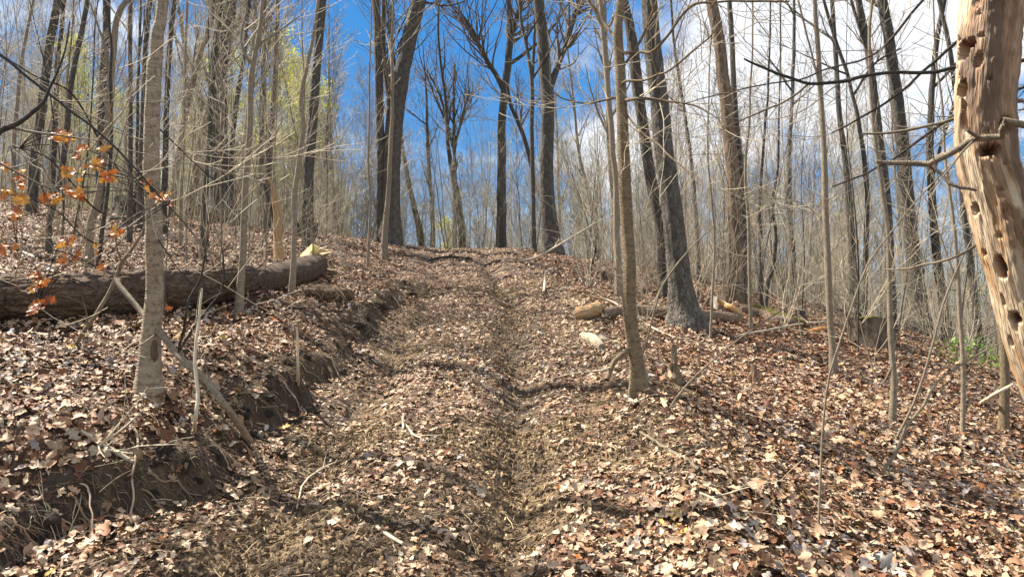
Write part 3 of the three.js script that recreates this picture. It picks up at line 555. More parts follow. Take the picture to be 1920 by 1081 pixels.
tracedTree({ label: 'dark thick tree on the right slope just behind the mossy stump', pts: [[1726, 608, 40], [1722, 570, 32], [1716, 500, 28], [1708, 440, 26], [1700, 360, 25], [1693, 280, 23], [1685, 200, 22], [1677, 140, 20], [1667, 70, 19], [1655, 0, 18]], mat: M.dark, sides: 32, step: 0.06, tile: 0.5, ridge: 0.06, flare: 0.3, H: 15, seed: 12, crown: { n: 12, len: 3 } });
tracedTree({ label: 'dark medium trunk left of the thick tree by the mossy stump', d: 15, pts: [[1672, 560, 17], [1668, 480, 16], [1664, 370, 15], [1651, 270, 14], [1640, 170, 13], [1628, 90, 13], [1611, 0, 12]], mat: M.dark, H: 15, seed: 14, crown: { n: 12, len: 3 }, limbs: [{ d: 15, p: [[1634, 120, 8], [1615, 60, 6], [1596, 0, 5]], twigs: 9, tl: 1.2 }] });
tracedTree({ label: 'thin pale sapling rising straight on the right slope below the log end', pts: [[1564, 706, 17], [1562, 650, 13], [1557, 600, 12], [1554, 540, 12], [1551, 460, 11], [1549, 400, 11], [1546, 300, 10], [1541, 200, 10], [1536, 100, 9], [1528, 0, 8]], ...SAP, H: 9, seed: 31, limbs: [{ p: [[1540, 190, 5], [1530, 130, 4], [1512, 60, 4], [1498, 0, 3]], twigs: 5 }, { p: [[1550, 440, 3], [1530, 400, 2.4], [1490, 376, 2], [1440, 372, 1.4]], z: 0.3, twigs: 5 }] });
tracedTree({ label: 'light brown sapling in front of the mossy stump on the right slope', pts: [[1676, 800, 14], [1677, 720, 11], [1671, 640, 10], [1669, 580, 10], [1667, 500, 9], [1664, 430, 8], [1652, 340, 8], [1640, 250, 7], [1634, 150, 6], [1632, 60, 6], [1634, 0, 5]], ...SAP, H: 7, seed: 32, limbs: [{ p: [[1672, 690, 5], [1655, 720, 4], [1640, 700, 3], [1628, 660, 3], [1612, 600, 2]], z: 0.2, twigs: 4 }] });
tracedTree({ label: 'thin grey sapling bending gently on the right slope beside the torn snag', pts: [[1806, 815, 9], [1807, 740, 9], [1805, 660, 8], [1800, 600, 8], [1796, 540, 7], [1793, 470, 7], [1786, 400, 6], [1776, 330, 5], [1771, 250, 4], [1760, 150, 4], [1752, 60, 3]], ...SAP, mat: M.smooth, H: 6, seed: 33, limbs: [{ p: [[1796, 530, 3], [1778, 480, 2.4], [1760, 430, 2], [1735, 370, 1.5]], twigs: 5 }] });
tracedTree({ label: 'mossy spotted young trunk standing half behind the torn snag', pts: [[1884, 812, 20], [1885, 760, 17], [1884, 700, 16], [1879, 640, 15], [1874, 580, 14], [1868, 500, 13], [1862, 400, 12], [1858, 300, 11], [1862, 150, 10], [1866, 0, 8]], ...SAP, mat: M.brown, H: 8, seed: 34 });
tracedTree({ name: 'leaning_sapling', label: 'slender bare stem leaning far to the right across the right foreground', pts: [[1531, 1004, 4.8], [1540, 900, 4.4], [1552, 790, 4.4], [1566, 700, 4.1], [1590, 640, 4.1], [1620, 570, 3.7], [1655, 490, 3.4], [1710, 420, 3.1], [1760, 360, 2.7], [1830, 290, 2.0]], ...SAP, H: 1.5, lean: 0.1, seed: 35, crown: { n: 0 }, flare: 0.1 });
tracedTree({ name: 'leaning_sapling', label: 'bare stem leaning right that forks off beside the nearest snag on the right slope', pts: [[1676, 832, 5.4], [1700, 780, 4.8], [1724, 720, 4.4], [1742, 650, 4.1], [1760, 580, 4.1], [1778, 530, 3.4], [1800, 470, 2.7], [1830, 410, 2.0]], ...SAP, H: 1.5, lean: -0.05, seed: 36, crown: { n: 0 }, flare: 0.1 });
tracedTree({ name: 'leaning_sapling', label: 'thin bent stem rising from the dark shadow on the right slope and leaning right', pts: [[1647, 897, 6], [1680, 850, 6], [1700, 800, 5], [1730, 760, 4.5], [1760, 715, 4], [1830, 668, 3], [1900, 635, 2]], ...SAP, H: 0.8, seed: 37, crown: { n: 0 }, flare: 0.1 });
tracedTree({ name: 'leaning_sapling', label: 'pale thin rod leaning right beside the short pointed stump', pts: [[1252, 772, 4.1], [1290, 720, 3.7], [1340, 672, 3.4], [1372, 645, 3.4], [1420, 610, 2.7], [1500, 560, 2.0]], ...SAP, mat: M.tan, H: 0.6, seed: 38, crown: { n: 0 }, flare: 0 });
tracedTree({ name: 'leaning_sapling', label: 'pale stem leaning right between the slim brown tree and the large oak', pts: [[1200, 675, 4.1], [1215, 628, 4.1], [1230, 575, 3.7], [1245, 530, 3.4], [1290, 470, 2.7], [1340, 420, 2.0]], ...SAP, mat: M.tan, H: 1, seed: 39, crown: { n: 0 }, flare: 0 });
tracedTree({ label: 'thin whitish leaning birch stem just left of the slim brown tree', d: 10.5, pts: [[1158, 500, 13], [1156, 430, 12], [1155, 360, 11], [1150, 290, 11], [1146, 230, 11], [1140, 170, 10], [1135, 110, 10], [1129, 40, 9], [1126, 0, 8]], ...SAP, mat: M.smooth, H: 11, seed: 41, limbs: [{ d: 10.5, p: [[1131, 60, 6], [1120, 30, 5], [1103, 0, 4]], twigs: 7 }, { d: 10.5, p: [[1134, 62, 6], [1150, 34, 5], [1162, 0, 4]], twigs: 5 }] });
tracedTree({ label: 'tall dark oak forking into two limbs on the crest right of the trail head', pts: [[1038, 474, 40], [1033, 440, 32], [1027, 380, 29], [1024, 330, 27], [1026, 260, 26], [1028, 200, 25], [1023, 140, 24], [1017, 80, 21], [1010, 0, 20]], mat: M.oak, twigMat: M.twigDark, sides: 36, step: 0.08, tile: 0.6, ridge: 0.07, flare: 0.25, H: 18, seed: 51, crown: { n: 16, len: 4.5 }, limbs: [{ p: [[1032, 165, 13], [1045, 125, 12], [1060, 85, 11], [1074, 40, 10], [1086, 0, 9]], z: 0.5, twigs: 30, tl: 2 }] });
tracedTree({ label: 'leaning two toned trunk on the skyline left of the trail head', pts: [[732, 448, 42], [732, 400, 36], [733, 330, 33], [736, 260, 32], [744, 195, 31], [755, 130, 30], [766, 75, 29], [778, 25, 28], [785, 0, 27]], mat: M.oak, twigMat: M.twigDark, sides: 40, step: 0.07, tile: 0.6, ridge: 0.06, flare: 0.2, H: 19, seed: 52, crown: { n: 14, len: 4.5 }, knots: [[6, 1, 0.12, 0.3]], limbs: [{ p: [[784, 3, 5], [810, 6, 4], [840, 10, 3], [872, 2, 2]], twigs: 6, tl: 1 }] });
tracedTree({ label: 'dark twin trunk joined low down beside the leaning skyline tree', pts: [[713, 452, 24], [713, 400, 17], [714, 320, 16], [712, 230, 16], [710, 140, 16], [708, 70, 15], [704, 0, 14]], mat: M.dark, sides: 24, step: 0.08, flare: 0.2, H: 17, seed: 53, crown: { n: 12, len: 4 }, limbs: [{ p: [[716, 330, 10], [728, 230, 11], [728, 180, 11], [721, 120, 10], [718, 60, 9], [719, 0, 9]], z: 0.3, mat: M.oak, twigs: 5, tl: 1 }] });
tracedTree({ label: 'slender pale trunk at the bank edge in front of the skyline twin trees', pts: [[720, 484, 15], [722, 440, 12], [727, 380, 10], [730, 320, 9], [733, 260, 8], [735, 200, 7]], ...SAP, H: 6.5, seed: 54 });
tracedTree({ label: 'big dark oak with a moss covered foot on the left slope', pts: [[416, 402, 52], [412, 370, 38], [410, 320, 34], [409, 260, 33], [409, 200, 32], [408, 150, 32], [410, 110, 34], [418, 50, 36], [424, 0, 36]], mat: M.oak, twigMat: M.twigDark, sides: 40, step: 0.08, tile: 0.6, ridge: 0.08, flare: 0.4, H: 18, seed: 55, crown: { n: 16, len: 4.5 }, limbs: [{ p: [[412, 80, 15], [402, 40, 13], [398, 0, 12]], z: 0.3, twigs: 6, tl: 1.4 }] });
tracedTree({ label: 'dark straight trunk behind the black stump in mid slope left of the trail', d: 15, pts: [[578, 440, 24], [577, 400, 21], [578, 330, 20], [583, 260, 19], [589, 180, 18], [595, 110, 17], [600, 50, 16], [604, 0, 15]], mat: M.oak, twigMat: M.twigDark, sides: 28, step: 0.08, ridge: 0.06, flare: 0.2, H: 17, seed: 56, crown: { n: 14, len: 3.6 } });
tracedTree({ label: 'whitish mottled thin birch standing in front of the split log end', pts: [[546, 553, 13], [549, 500, 11], [550, 440, 10], [552, 380, 10], [560, 310, 9], [568, 240, 9], [564, 190, 8], [577, 120, 7], [590, 50, 6], [597, 0, 6]], ...SAP, mat: M.smooth, H: 8, seed: 57, limbs: [{ p: [[567, 230, 4], [570, 160, 4], [566, 80, 3], [565, 0, 3]], z: 0.3, twigs: 6 }] });
tracedTree({ label: 'smooth tan sapling in front of the middle of the fallen log', pts: [[447, 587, 18], [449, 540, 14], [453, 480, 13], [457, 400, 12], [464, 300, 11], [469, 210, 11], [472, 130, 11], [478, 90, 9], [488, 45, 8], [495, 0, 7]], ...SAP, H: 9, seed: 58, limbs: [{ p: [[471, 120, 6], [455, 92, 5], [452, 60, 5], [462, 20, 4], [460, 0, 4]], twigs: 7 }, { p: [[473, 110, 5], [490, 80, 4], [520, 60, 3], [560, 30, 2]], twigs: 6 }] });
tracedTree({ label: 'crooked light brown sapling rising behind the left part of the log', pts: [[164, 506, 17], [165, 460, 14], [168, 420, 14], [176, 396, 14], [184, 360, 12], [192, 310, 11], [200, 240, 11], [205, 170, 11], [210, 110, 11], [215, 50, 11], [228, 15, 10], [236, 0, 9]], ...SAP, H: 9, seed: 59, limbs: [{ p: [[206, 160, 6], [196, 90, 5], [180, 40, 4], [165, 0, 3]], twigs: 6 }] });
const beechSap = tracedTree({ name: 'beech_sapling', label: 'thin dark sapling still holding orange dead leaves in front of the log', pts: [[172, 592, 10], [176, 530, 8.5], [184, 470, 8], [190, 420, 8], [198, 370, 7], [206, 300, 7], [208, 250, 6], [209, 180, 5.5], [209, 100, 5], [200, 30, 4], [195, 0, 4]], ...SAP, mat: M.dark, sides: 10, H: 5, seed: 60, crown: { n: 4, from: 0.7, len: 0.8 },
  limbs: [{ d: 4.3, p: [[206, 290, 4.5], [190, 270, 4], [150, 200, 3.4], [120, 165, 3], [60, 140, 2.6], [0, 100, 2]], z: -0.7, twigs: 5, mat: M.dark }, { d: 4.3, p: [[193, 400, 4], [170, 385, 3.4], [130, 340, 3], [80, 290, 2.4], [20, 275, 2]], z: -0.6, twigs: 6, mat: M.dark }, { d: 4.3, p: [[206, 300, 4], [235, 330, 3.6], [262, 350, 3], [290, 372, 2.4], [318, 382, 1.6]], z: -0.5, twigs: 3, mat: M.dark }, { d: 4.3, p: [[185, 460, 3.4], [150, 440, 3], [110, 400, 2.4], [60, 375, 2], [10, 362, 1.4]], z: -0.5, twigs: 5 }, { d: 4.3, p: [[186, 450, 3], [205, 440, 2.5], [232, 434, 2]], z: -0.3, twigs: 1 }, { d: 4.2, p: [[180, 500, 3], [140, 480, 2.4], [100, 470, 2], [30, 462, 1.5]], z: -0.4, twigs: 4 }, { d: 4.2, p: [[176, 540, 3], [130, 520, 2.5], [75, 510, 2], [70, 560, 1.6], [64, 590, 1.3]], z: -0.5, twigs: 3 }] });
{ // the orange leaves still hanging on it, each bunch on a twig of its own
  const boughs = beechSap.t.children.filter(c => c.name === 'limb' || c.name === 'trunk').flatMap(c => { const a = c.geometry.attributes.position, o = []; for (let i = 0; i < a.count; i += 7) o.push([a.getX(i), a.getY(i), a.getZ(i)]); return o; }), stalks = new GB();
  const R = RNG(404), gs = [1, 2, 3, 4].map(k => leafGeo('oak', 903 + k * 11, 12));
  const mm = [[0.66, 0.25, 0.03], [0.52, 0.15, 0.025], [0.72, 0.36, 0.05], [0.38, 0.11, 0.03]].map(c => new THREE.MeshPhysicalMaterial({ color: new THREE.Color(...c), map: T.leaf, roughness: 0.7, side: THREE.DoubleSide, transmission: 0.5, thickness: 0 }));
  for (const [x, y, n, s] of [[114, 255, 5, 26], [104, 250, 2, 20], [128, 260, 2, 22], [155, 279, 2, 22], [139, 291, 1, 22], [197, 281, 1, 24], [183, 306, 3, 24], [164, 312, 1, 24], [196, 331, 2, 24], [215, 328, 1, 20], [123, 320, 2, 20], [135, 328, 1, 22], [153, 330, 1, 18], [8, 310, 2, 24], [36, 328, 2, 26], [39, 352, 2, 24], [11, 361, 2, 26], [39, 374, 2, 32], [126, 356, 3, 24], [144, 366, 3, 26], [86, 373, 2, 26], [105, 371, 2, 26], [22, 402, 3, 26], [34, 398, 2, 24], [111, 459, 2, 24], [129, 453, 3, 24], [146, 478, 1, 28], [121, 488, 2, 20], [190, 496, 1, 30], [8, 464, 2, 24], [26, 466, 1, 22], [217, 437, 2, 24], [231, 432, 1, 20], [179, 467, 1, 18], [274, 347, 2, 18], [289, 371, 2, 22], [307, 372, 3, 22], [315, 380, 1, 20], [62, 516, 3, 22], [75, 528, 2, 16], [88, 526, 1, 22], [70, 530, 2, 22], [64, 545, 2, 18], [90, 560, 1, 26], [66, 572, 3, 24], [63, 585, 2, 20], [309, 580, 1, 20]]) {
    {
      const c = at(x, y - 6, 3.56), q = c.map((v, j) => v - beechSap.org[j]), b = boughs.reduce((m, e) => Math.hypot(e[0] - q[0], e[1] - q[1], e[2] - q[2]) < Math.hypot(m[0] - q[0], m[1] - q[1], m[2] - q[2]) ? e : m), md = [0, 1, 2].map(j => (b[j] + q[j]) / 2 + (j === 1 ? 0.03 : 0.03 * (R() - 0.5)));
      const [A, B] = smoothPath([b, md, q], [0.003, 0.0022, 0.0014], 0.03); stalks.tube(A, B, 5);
      for (let k = 0; k < n; k++) { const e = at(x + (R() - 0.5) * 14, y + (R() - 0.4) * 14, 3.56).map((v, j) => v - beechSap.org[j]); stalks.tube([md.map((v, j) => lerp(v, q[j], 0.6)), e.map((v, j) => lerp(q[j], v, 0.6)), e], [0.0015, 0.0013, 0.0011], 4); }
    }
    for (let k = 0; k < n * 2; k++) {
      const d = 3.55 + 0.5 * (R() - 0.5) + (x > 250 ? 0.05 : 0), p = at(x + (R() - 0.5) * 14, y + (R() - 0.5) * 14, d), l = part('leaf', gs[Math.floor(R() * 4)], mm[Math.floor(R() * 3.4)], beechSap.t, null);
      l.position.set(p[0] - beechSap.org[0], p[1] - beechSap.org[1], p[2] - beechSap.org[2]); l.rotation.set(1.2 + (R() - 0.5) * 1.4, R() * 6.28, (R() - 0.5) * 1.2); l.scale.setScalar(s * d / F * (0.78 + 0.35 * R()));
    }
  }
  part('leaf_twigs', stalks.geo(), M.dark, beechSap.t, 'stuff');
}
// trunks further left, in a row from the edge of the view
const LEFTS = [
  ['thin bent grey stem standing furthest left on the slope', 13, [[24, 420, 9], [25, 300, 8], [28, 225, 8], [38, 130, 7], [52, 50, 6], [62, 0, 5]], M.tan],
  ['dark leaning trunk, second from the left on the far slope', 15, [[58, 400, 20], [62, 330, 18], [70, 260, 17], [80, 170, 16], [92, 80, 15], [106, 0, 14]], M.oak],
  ['dark thin trunk leaning just right of the second dark trunk on the left', 16, [[95, 400, 12], [99, 300, 11], [103, 220, 11], [107, 120, 10], [114, 50, 9], [118, 0, 9]], M.dark],
  ['grey trunk leaning right with its foot on the leaves behind the orange leaves', 9.2, [[90, 478, 13], [91, 420, 11], [110, 340, 12], [124, 240, 12], [132, 160, 12], [146, 80, 11], [163, 0, 10]], M.tan],
  ['dark forked trunk on the left slope behind the crooked sapling', 16, [[186, 400, 18], [188, 300, 16], [192, 200, 15], [194, 130, 15], [198, 60, 14], [200, 0, 13]], M.dark],
  ['thin straight grey trunk left of the blotched young tree', 12.5, [[243, 408, 12], [244, 320, 10], [244, 220, 9], [243, 120, 9], [243, 0, 8]], M.tan],
  ['dark thin stem close left of the blotched young tree', 15, [[254, 400, 8], [256, 300, 7], [258, 180, 6], [261, 80, 6], [264, 0, 5]], M.dark],
  ['dark trunk leaning right just behind the blotched young tree', 14, [[262, 400, 14], [264, 320, 13], [267, 240, 12], [270, 140, 11], [274, 60, 11], [279, 0, 10]], M.oak],
  ['dark trunk directly behind the right side of the blotched young tree', 14, [[306, 410, 13], [310, 300, 12], [312, 200, 11], [316, 120, 11], [322, 40, 10], [328, 0, 9]], M.dark],
  ['thin grey stem between the blotched young tree and the big mossy oak', 11, [[380, 488, 14], [380, 440, 11], [382, 380, 10], [388, 300, 9], [394, 200, 9], [402, 100, 8], [415, 0, 6]], M.tan],
  ['slim dark trunk just right of the big mossy oak', 17, [[433, 400, 12], [432, 330, 11], [436, 250, 11], [446, 170, 11], [458, 100, 9], [462, 40, 8], [466, 0, 8]], M.dark],
  ['thin stem standing alone on the leaves right of the tan sapling', 12, [[338, 420, 8], [340, 350, 7], [344, 250, 6], [346, 150, 5], [350, 0, 5]], M.tan],
  ['thin leaning stem rising from the slope toward the trail bank', 11, [[690, 500, 8], [692, 440, 6], [694, 380, 5], [690, 300, 5], [692, 200, 4], [694, 80, 3]], M.tan],
  ['grey trunk on the crest straight beyond the middle of the trail', 24, [[940, 470, 20], [940, 400, 18], [941, 320, 17], [941, 230, 16], [948, 160, 15], [956, 80, 13], [958, 40, 12], [954, 0, 11]], M.tan, [{ d: 24, p: [[945, 172, 10], [930, 140, 9], [905, 100, 8], [885, 55, 6], [860, 20, 5]], twigs: 34, tl: 2.6 }, { d: 24, p: [[954, 100, 8], [965, 50, 7], [978, 0, 6]], twigs: 26, tl: 2.2 }]],
  ['pale thin trunk left of the tall dark oak on the crest', 22, [[1001, 470, 12], [1000, 400, 11], [998, 300, 10], [997, 220, 10], [997, 150, 9], [988, 90, 8], [978, 40, 7], [974, 0, 6]], M.tan, [{ d: 22, p: [[999, 320, 9], [985, 265, 8], [970, 225, 8], [957, 195, 7], [950, 150, 5]], twigs: 9, tl: 1.6 }, { d: 22, p: [[997, 160, 6], [1000, 110, 6], [1003, 40, 5], [1001, 0, 5]], twigs: 9, tl: 1.6 }]],
  ['slim tree with upswept branches in the gap above the trail', 34, [[852, 470, 12], [853, 400, 10], [853, 330, 9], [851, 260, 8], [851, 180, 6], [853, 120, 4]], M.tan, [{ d: 34, p: [[852, 290, 6], [838, 230, 5], [825, 180, 4], [800, 130, 3]], twigs: 34, tl: 2.6 }, { d: 34, p: [[852, 280, 6], [866, 220, 5], [880, 170, 4]], twigs: 30, tl: 2.4 }]],
  ['dark leaning trunk on the skyline left of the trail head', 27, [[792, 470, 15], [786, 430, 13], [774, 380, 12], [764, 330, 10], [755, 280, 8], [750, 200, 6]], M.dark],
  ['dark leaning trunk on the skyline above the left wheel rut', 28, [[868, 470, 15], [864, 420, 14], [858, 370, 13], [848, 320, 11], [840, 270, 9], [836, 200, 7]], M.dark],
  ['thin dark straight trunk between two leaning trunks at the trail head', 30, [[811, 468, 11], [811, 400, 10], [806, 340, 9], [802, 280, 8], [800, 200, 6]], M.dark],
  ['leaning trunk behind the forked stub', 18, [[500, 430, 14], [502, 340, 13], [508, 240, 12], [516, 140, 11], [520, 0, 9]], M.oak],
  ['slim dark trunk right of the thin pale sapling on the right slope', 14, [[1622, 560, 12], [1624, 470, 11], [1626, 380, 10], [1625, 330, 10], [1612, 240, 9], [1592, 150, 8], [1562, 60, 7], [1545, 0, 6]], M.dark, [{ d: 14, p: [[1600, 180, 5], [1640, 120, 4], [1690, 90, 3]], twigs: 8, tl: 1 }]],
  ['grey trunk low on the right slope between two dark ones', 17, [[1606, 590, 15], [1600, 500, 14], [1594, 400, 13], [1585, 300, 12], [1573, 200, 11], [1568, 100, 10], [1560, 0, 9]], M.tan],
  ['dark trunk in the thicket left of the torn snag', 16, [[1776, 620, 18], [1766, 540, 16], [1755, 450, 15], [1748, 360, 14], [1745, 260, 13], [1750, 150, 12], [1760, 60, 11], [1772, 0, 10]], M.dark, [{ d: 16, p: [[1749, 330, 7], [1775, 240, 6], [1800, 160, 5]], twigs: 9, tl: 1.3 }]],
  ['leaning grey trunk at the top right beside the torn snag', 13, [[1838, 640, 14], [1822, 500, 13], [1806, 380, 12], [1800, 240, 11], [1786, 120, 10], [1763, 0, 9]], M.oak],
  ['slim dark stem right of the brown furrowed tree', 13, [[1428, 545, 9], [1426, 460, 8], [1424, 380, 7], [1432, 280, 6], [1440, 180, 5], [1444, 60, 4]], M.dark],
  ['curved dark sapling with a bowed foot below the split log', 11.5, [[1437, 560, 8], [1440, 530, 9], [1450, 500, 9], [1456, 440, 7], [1450, 380, 6], [1460, 300, 5], [1462, 200, 4]], M.dark],
  ['pale sapling with a bent foot in front of the fallen log on the right', 9.6, [[1409, 620, 9], [1408, 560, 8], [1406, 490, 7], [1404, 420, 7], [1398, 330, 6], [1404, 230, 5], [1410, 100, 4]], M.tan],
  ['thin stem standing right of the large grey oak', 9, [[1333, 640, 6], [1336, 560, 6], [1340, 480, 5], [1336, 380, 5], [1328, 280, 4], [1330, 140, 3]], M.tan],
  ['grey trunk in the thicket right of the large grey oak', 16, [[1310, 520, 11], [1308, 440, 10], [1300, 340, 9], [1290, 250, 8], [1276, 160, 7], [1262, 60, 6]], M.oak],
  ['pale slim trunk in the thicket beyond the split log', 18, [[1490, 560, 12], [1488, 480, 11], [1482, 400, 10], [1480, 300, 9], [1486, 180, 8], [1490, 40, 7]], M.tan],
];
for (const [label, d, pts0, mat0, limbs] of LEFTS) {
  const pts = pts0.map(([x, y, w]) => [x, y, w < 13 ? w * 0.85 : w]), mat = mat0 === M.tan && pts0[0][2] > 11 ? M.oak : mat0;
  const h = hit(pts[0][0], pts[0][1]), near = h && Math.abs(-h[2] - d) < 2.5;
  tracedTree({ label, d: near ? undefined : d, pts, mat, limbs, sides: pts[0][2] > 13 ? 20 : 12, tile: 0.4, rough: 0.08, flare: 0.25, ridge: mat === M.oak ? 0.05 : 0, H: pts[0][2] > 11 ? 16 : 10, step: 0.12, twigMat: mat === M.tan ? M.twig : M.twigDark, crown: { n: pts[0][2] > 11 ? 16 : 9, len: pts[0][2] > 11 ? 3.2 : 1.6, from: 0.38 } });
}
// two tall trees just left of the view: the trunks whose shadows cross the trail
tracedTree({ label: 'tall straight tree just beyond the left edge, level with the far end of the log', d: 10.3, pts: [[-98, 560, 34], [-98, 300, 30], [-96, 0, 28], [-94, -500, 25], [-92, -1000, 22]], mat: M.oak, H: 17, seed: 71, step: 0.2, crown: { n: 8, from: 0.7, len: 2.5 } });
tracedTree({ label: 'tall straight tree just beyond the left edge, nearer than the log', d: 6.9, pts: [[-165, 640, 22], [-165, 300, 20], [-163, 0, 18], [-160, -700, 15], [-158, -1500, 12]], mat: M.oak, H: 15, seed: 72, step: 0.2, crown: { n: 7, from: 0.75, len: 2.2 } });
// ------------------------------------------------------------------ the torn snag close on the right
{
  const d = 1.9, px = [[2300, 1420, 150], [2130, 1120, 128], [2030, 860, 112], [1974, 720, 106], [1944, 650, 105], [1917, 560, 104], [1889, 450, 104], [1868, 360, 106], [1852, 300, 107], [1846, 200, 107], [1853, 100, 110], [1861, 0, 113], [1866, -120, 112], [1872, -300, 108], [1880, -560, 98]];
  const pts = px.map(([x, y]) => at(x, y, d)), rads = px.map(p => p[2] * d / F / 2), [P, Q] = smoothPath(pts, rads, 0.0075);
  const org = [pts[0][0], ground(pts[0][0], -d), -d], rowAt = y => { let b = 0, e = 1e9; P.forEach((p, i) => { const k = Math.abs(project(...p)[1] - y); if (k < e) { e = k; b = i; } }); return b; };
  const holes = [[1812, 105, 13, 20, 0.7], [1828, 97, 7, 8, 0.3], [1810, 177, 9, 15, 0.8], [1858, 292, 20, 11, 0.6], [1884, 245, 10, 14, 0.35], [1840, 130, 8, 14, 0.12], [1836, 22, 9, 12, 0.12], [1834, 380, 6, 8, 0.4], [1880, 492, 9, 19, 0.7], [1905, 585, 10, 8, 0.45], [1814, 220, 6, 26, 0.14], [1890, 400, 10, 12, 0.12], [1843, 12, 10, 10, 0.1], [1912, 440, 10, 40, 0.16]]
    .concat(Array.from({ length: 30 }, (_, k) => { const q = RNG(k + 40), y = -40 + 800 * q(), r = rowAt(y); return [project(...P[r])[0] + (q() * 1.7 - 0.95) * Q[r] * F / d, y, 2 + 3.5 * q(), 3 + 11 * q() * q(), 0.05 + 0.14 * q()]; }))
    .map(([x, y, w, h, dep]) => { const r = rowAt(y), c = project(...P[r])[0], R0 = Q[r] * F / d; return { r, u: clamp((x - c) / R0, -0.92, 0.92), w: w * d / F, h: h * d / F, dep }; });
  const view = new THREE.Vector3(-1.3, 0, d).normalize(), side = new THREE.Vector3(view.z, 0, -view.x);   // towards the path, and across
  const depthAt = (s, i, dx, dz) => {
    const f = dx * view.x + dz * view.z, l = dx * side.x + dz * side.z; let m = 0;
    if (f > -0.1) for (const h of holes) {
      if (Math.abs(i - h.r) * 0.0075 > h.h * 1.6) continue;
      const a = (l - h.u) * Q[i] / h.w, b = (i - h.r) * 0.0075 / h.h, q = a * a + b * b + 0.6 * vnoise(l * 9, i * 0.09, h.r + 0.5) + 0.3 * vnoise(l * 26, i * 0.6, h.r + 3.5);
      if (q < 1.6) m = Math.max(m, h.dep * sstep(1.15, 0.75, q));
    }
    return m;
  };
  const skin = (c, n, s, dx, dz) => { const l = dx * side.x + dz * side.z, high = sstep(0.9, 1.9, s); return sstep(-0.03, 0.03, 0.8 * fbm(c * 0.8, n * 0.8, s * 2.6, 4) + 0.3 * fbm(c * 2.8, n * 2.8, s * 11, 3) + 0.36 * l + 0.42 * high - 0.20); };
  const disp = (th, s, i, p, dx, dy, dz) => {
    const c = Math.cos(th) * 2, n = Math.sin(th) * 2, k = skin(c, n, s, dx, dz);
    let m = 0.92 + 0.05 * vnoise(c * 0.6, n * 0.6, s * 4) + 0.024 * vnoise(c * 1.6, n * 1.6, s * 14) + 0.016 * vnoise(c * 4, n * 4, s * 30) + 0.013 * vnoise(c * 9, n * 9, s * 40) + 0.009 * vnoise(c * 15, n * 15, s * 50);
    m += 0.05 * k + 0.03 * k * vnoise(c * 3, n * 3, s * 45) + 0.03 * sstep(0.08, 0.11, fbm(c * 1.2, n * 1.2 + 7, s * 12, 3));
    return m - depthAt(s, i, dx, dz);
  };
  const color = (th, s, i, p, dx, dy, dz) => {
    const c = Math.cos(th) * 2, n = Math.sin(th) * 2, high = sstep(0.9, 1.9, s);
    const st = fbm(c * 5, n * 5, s * 9, 4), bl = fbm(c * 0.9 - 5, n * 0.9, s * 4.5, 4), sp = fbm(c * 4, n * 4, s * 26, 3);
    let k = mixc([0.38, 0.275, 0.17], [0.52, 0.41, 0.285], clamp(0.5 + st * 1.0 + bl * 0.9));
    k = mixc(k, [0.37, 0.20, 0.075], sstep(0.06, 0.3, fbm(c * 1.6 + 8, n * 1.6, s * 8, 4)) * 0.7);
    const b = mixc([0.20, 0.105, 0.055], [0.36, 0.22, 0.125], clamp(0.5 + sp * 0.9 + bl * 1.2 + st * 0.6));
    k = mixc(k, mixc(b, [0.06, 0.034, 0.02], sstep(0.0, 0.22, fbm(c * 1.1 + 2, n * 1.1, s * 3.2 + 4, 4)) * 0.8), skin(c, n, s, dx, dz) * 0.93);
    k = mixc(k, [0.13, 0.075, 0.042], sstep(0.2, 0.4, sp + bl * 0.6) * 0.6);
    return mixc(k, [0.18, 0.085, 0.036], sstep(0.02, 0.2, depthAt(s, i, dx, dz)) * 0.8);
  };
  const t = thing('dead_snag', 'barkless torn dead trunk full of woodpecker holes close by at the right edge', 'dead tree', org);
  part('trunk', new GB(true).tube(P, Q, 132, { disp, color, tile: 0.2, uRep: 3 }).geo(org), M.snag, t);
}
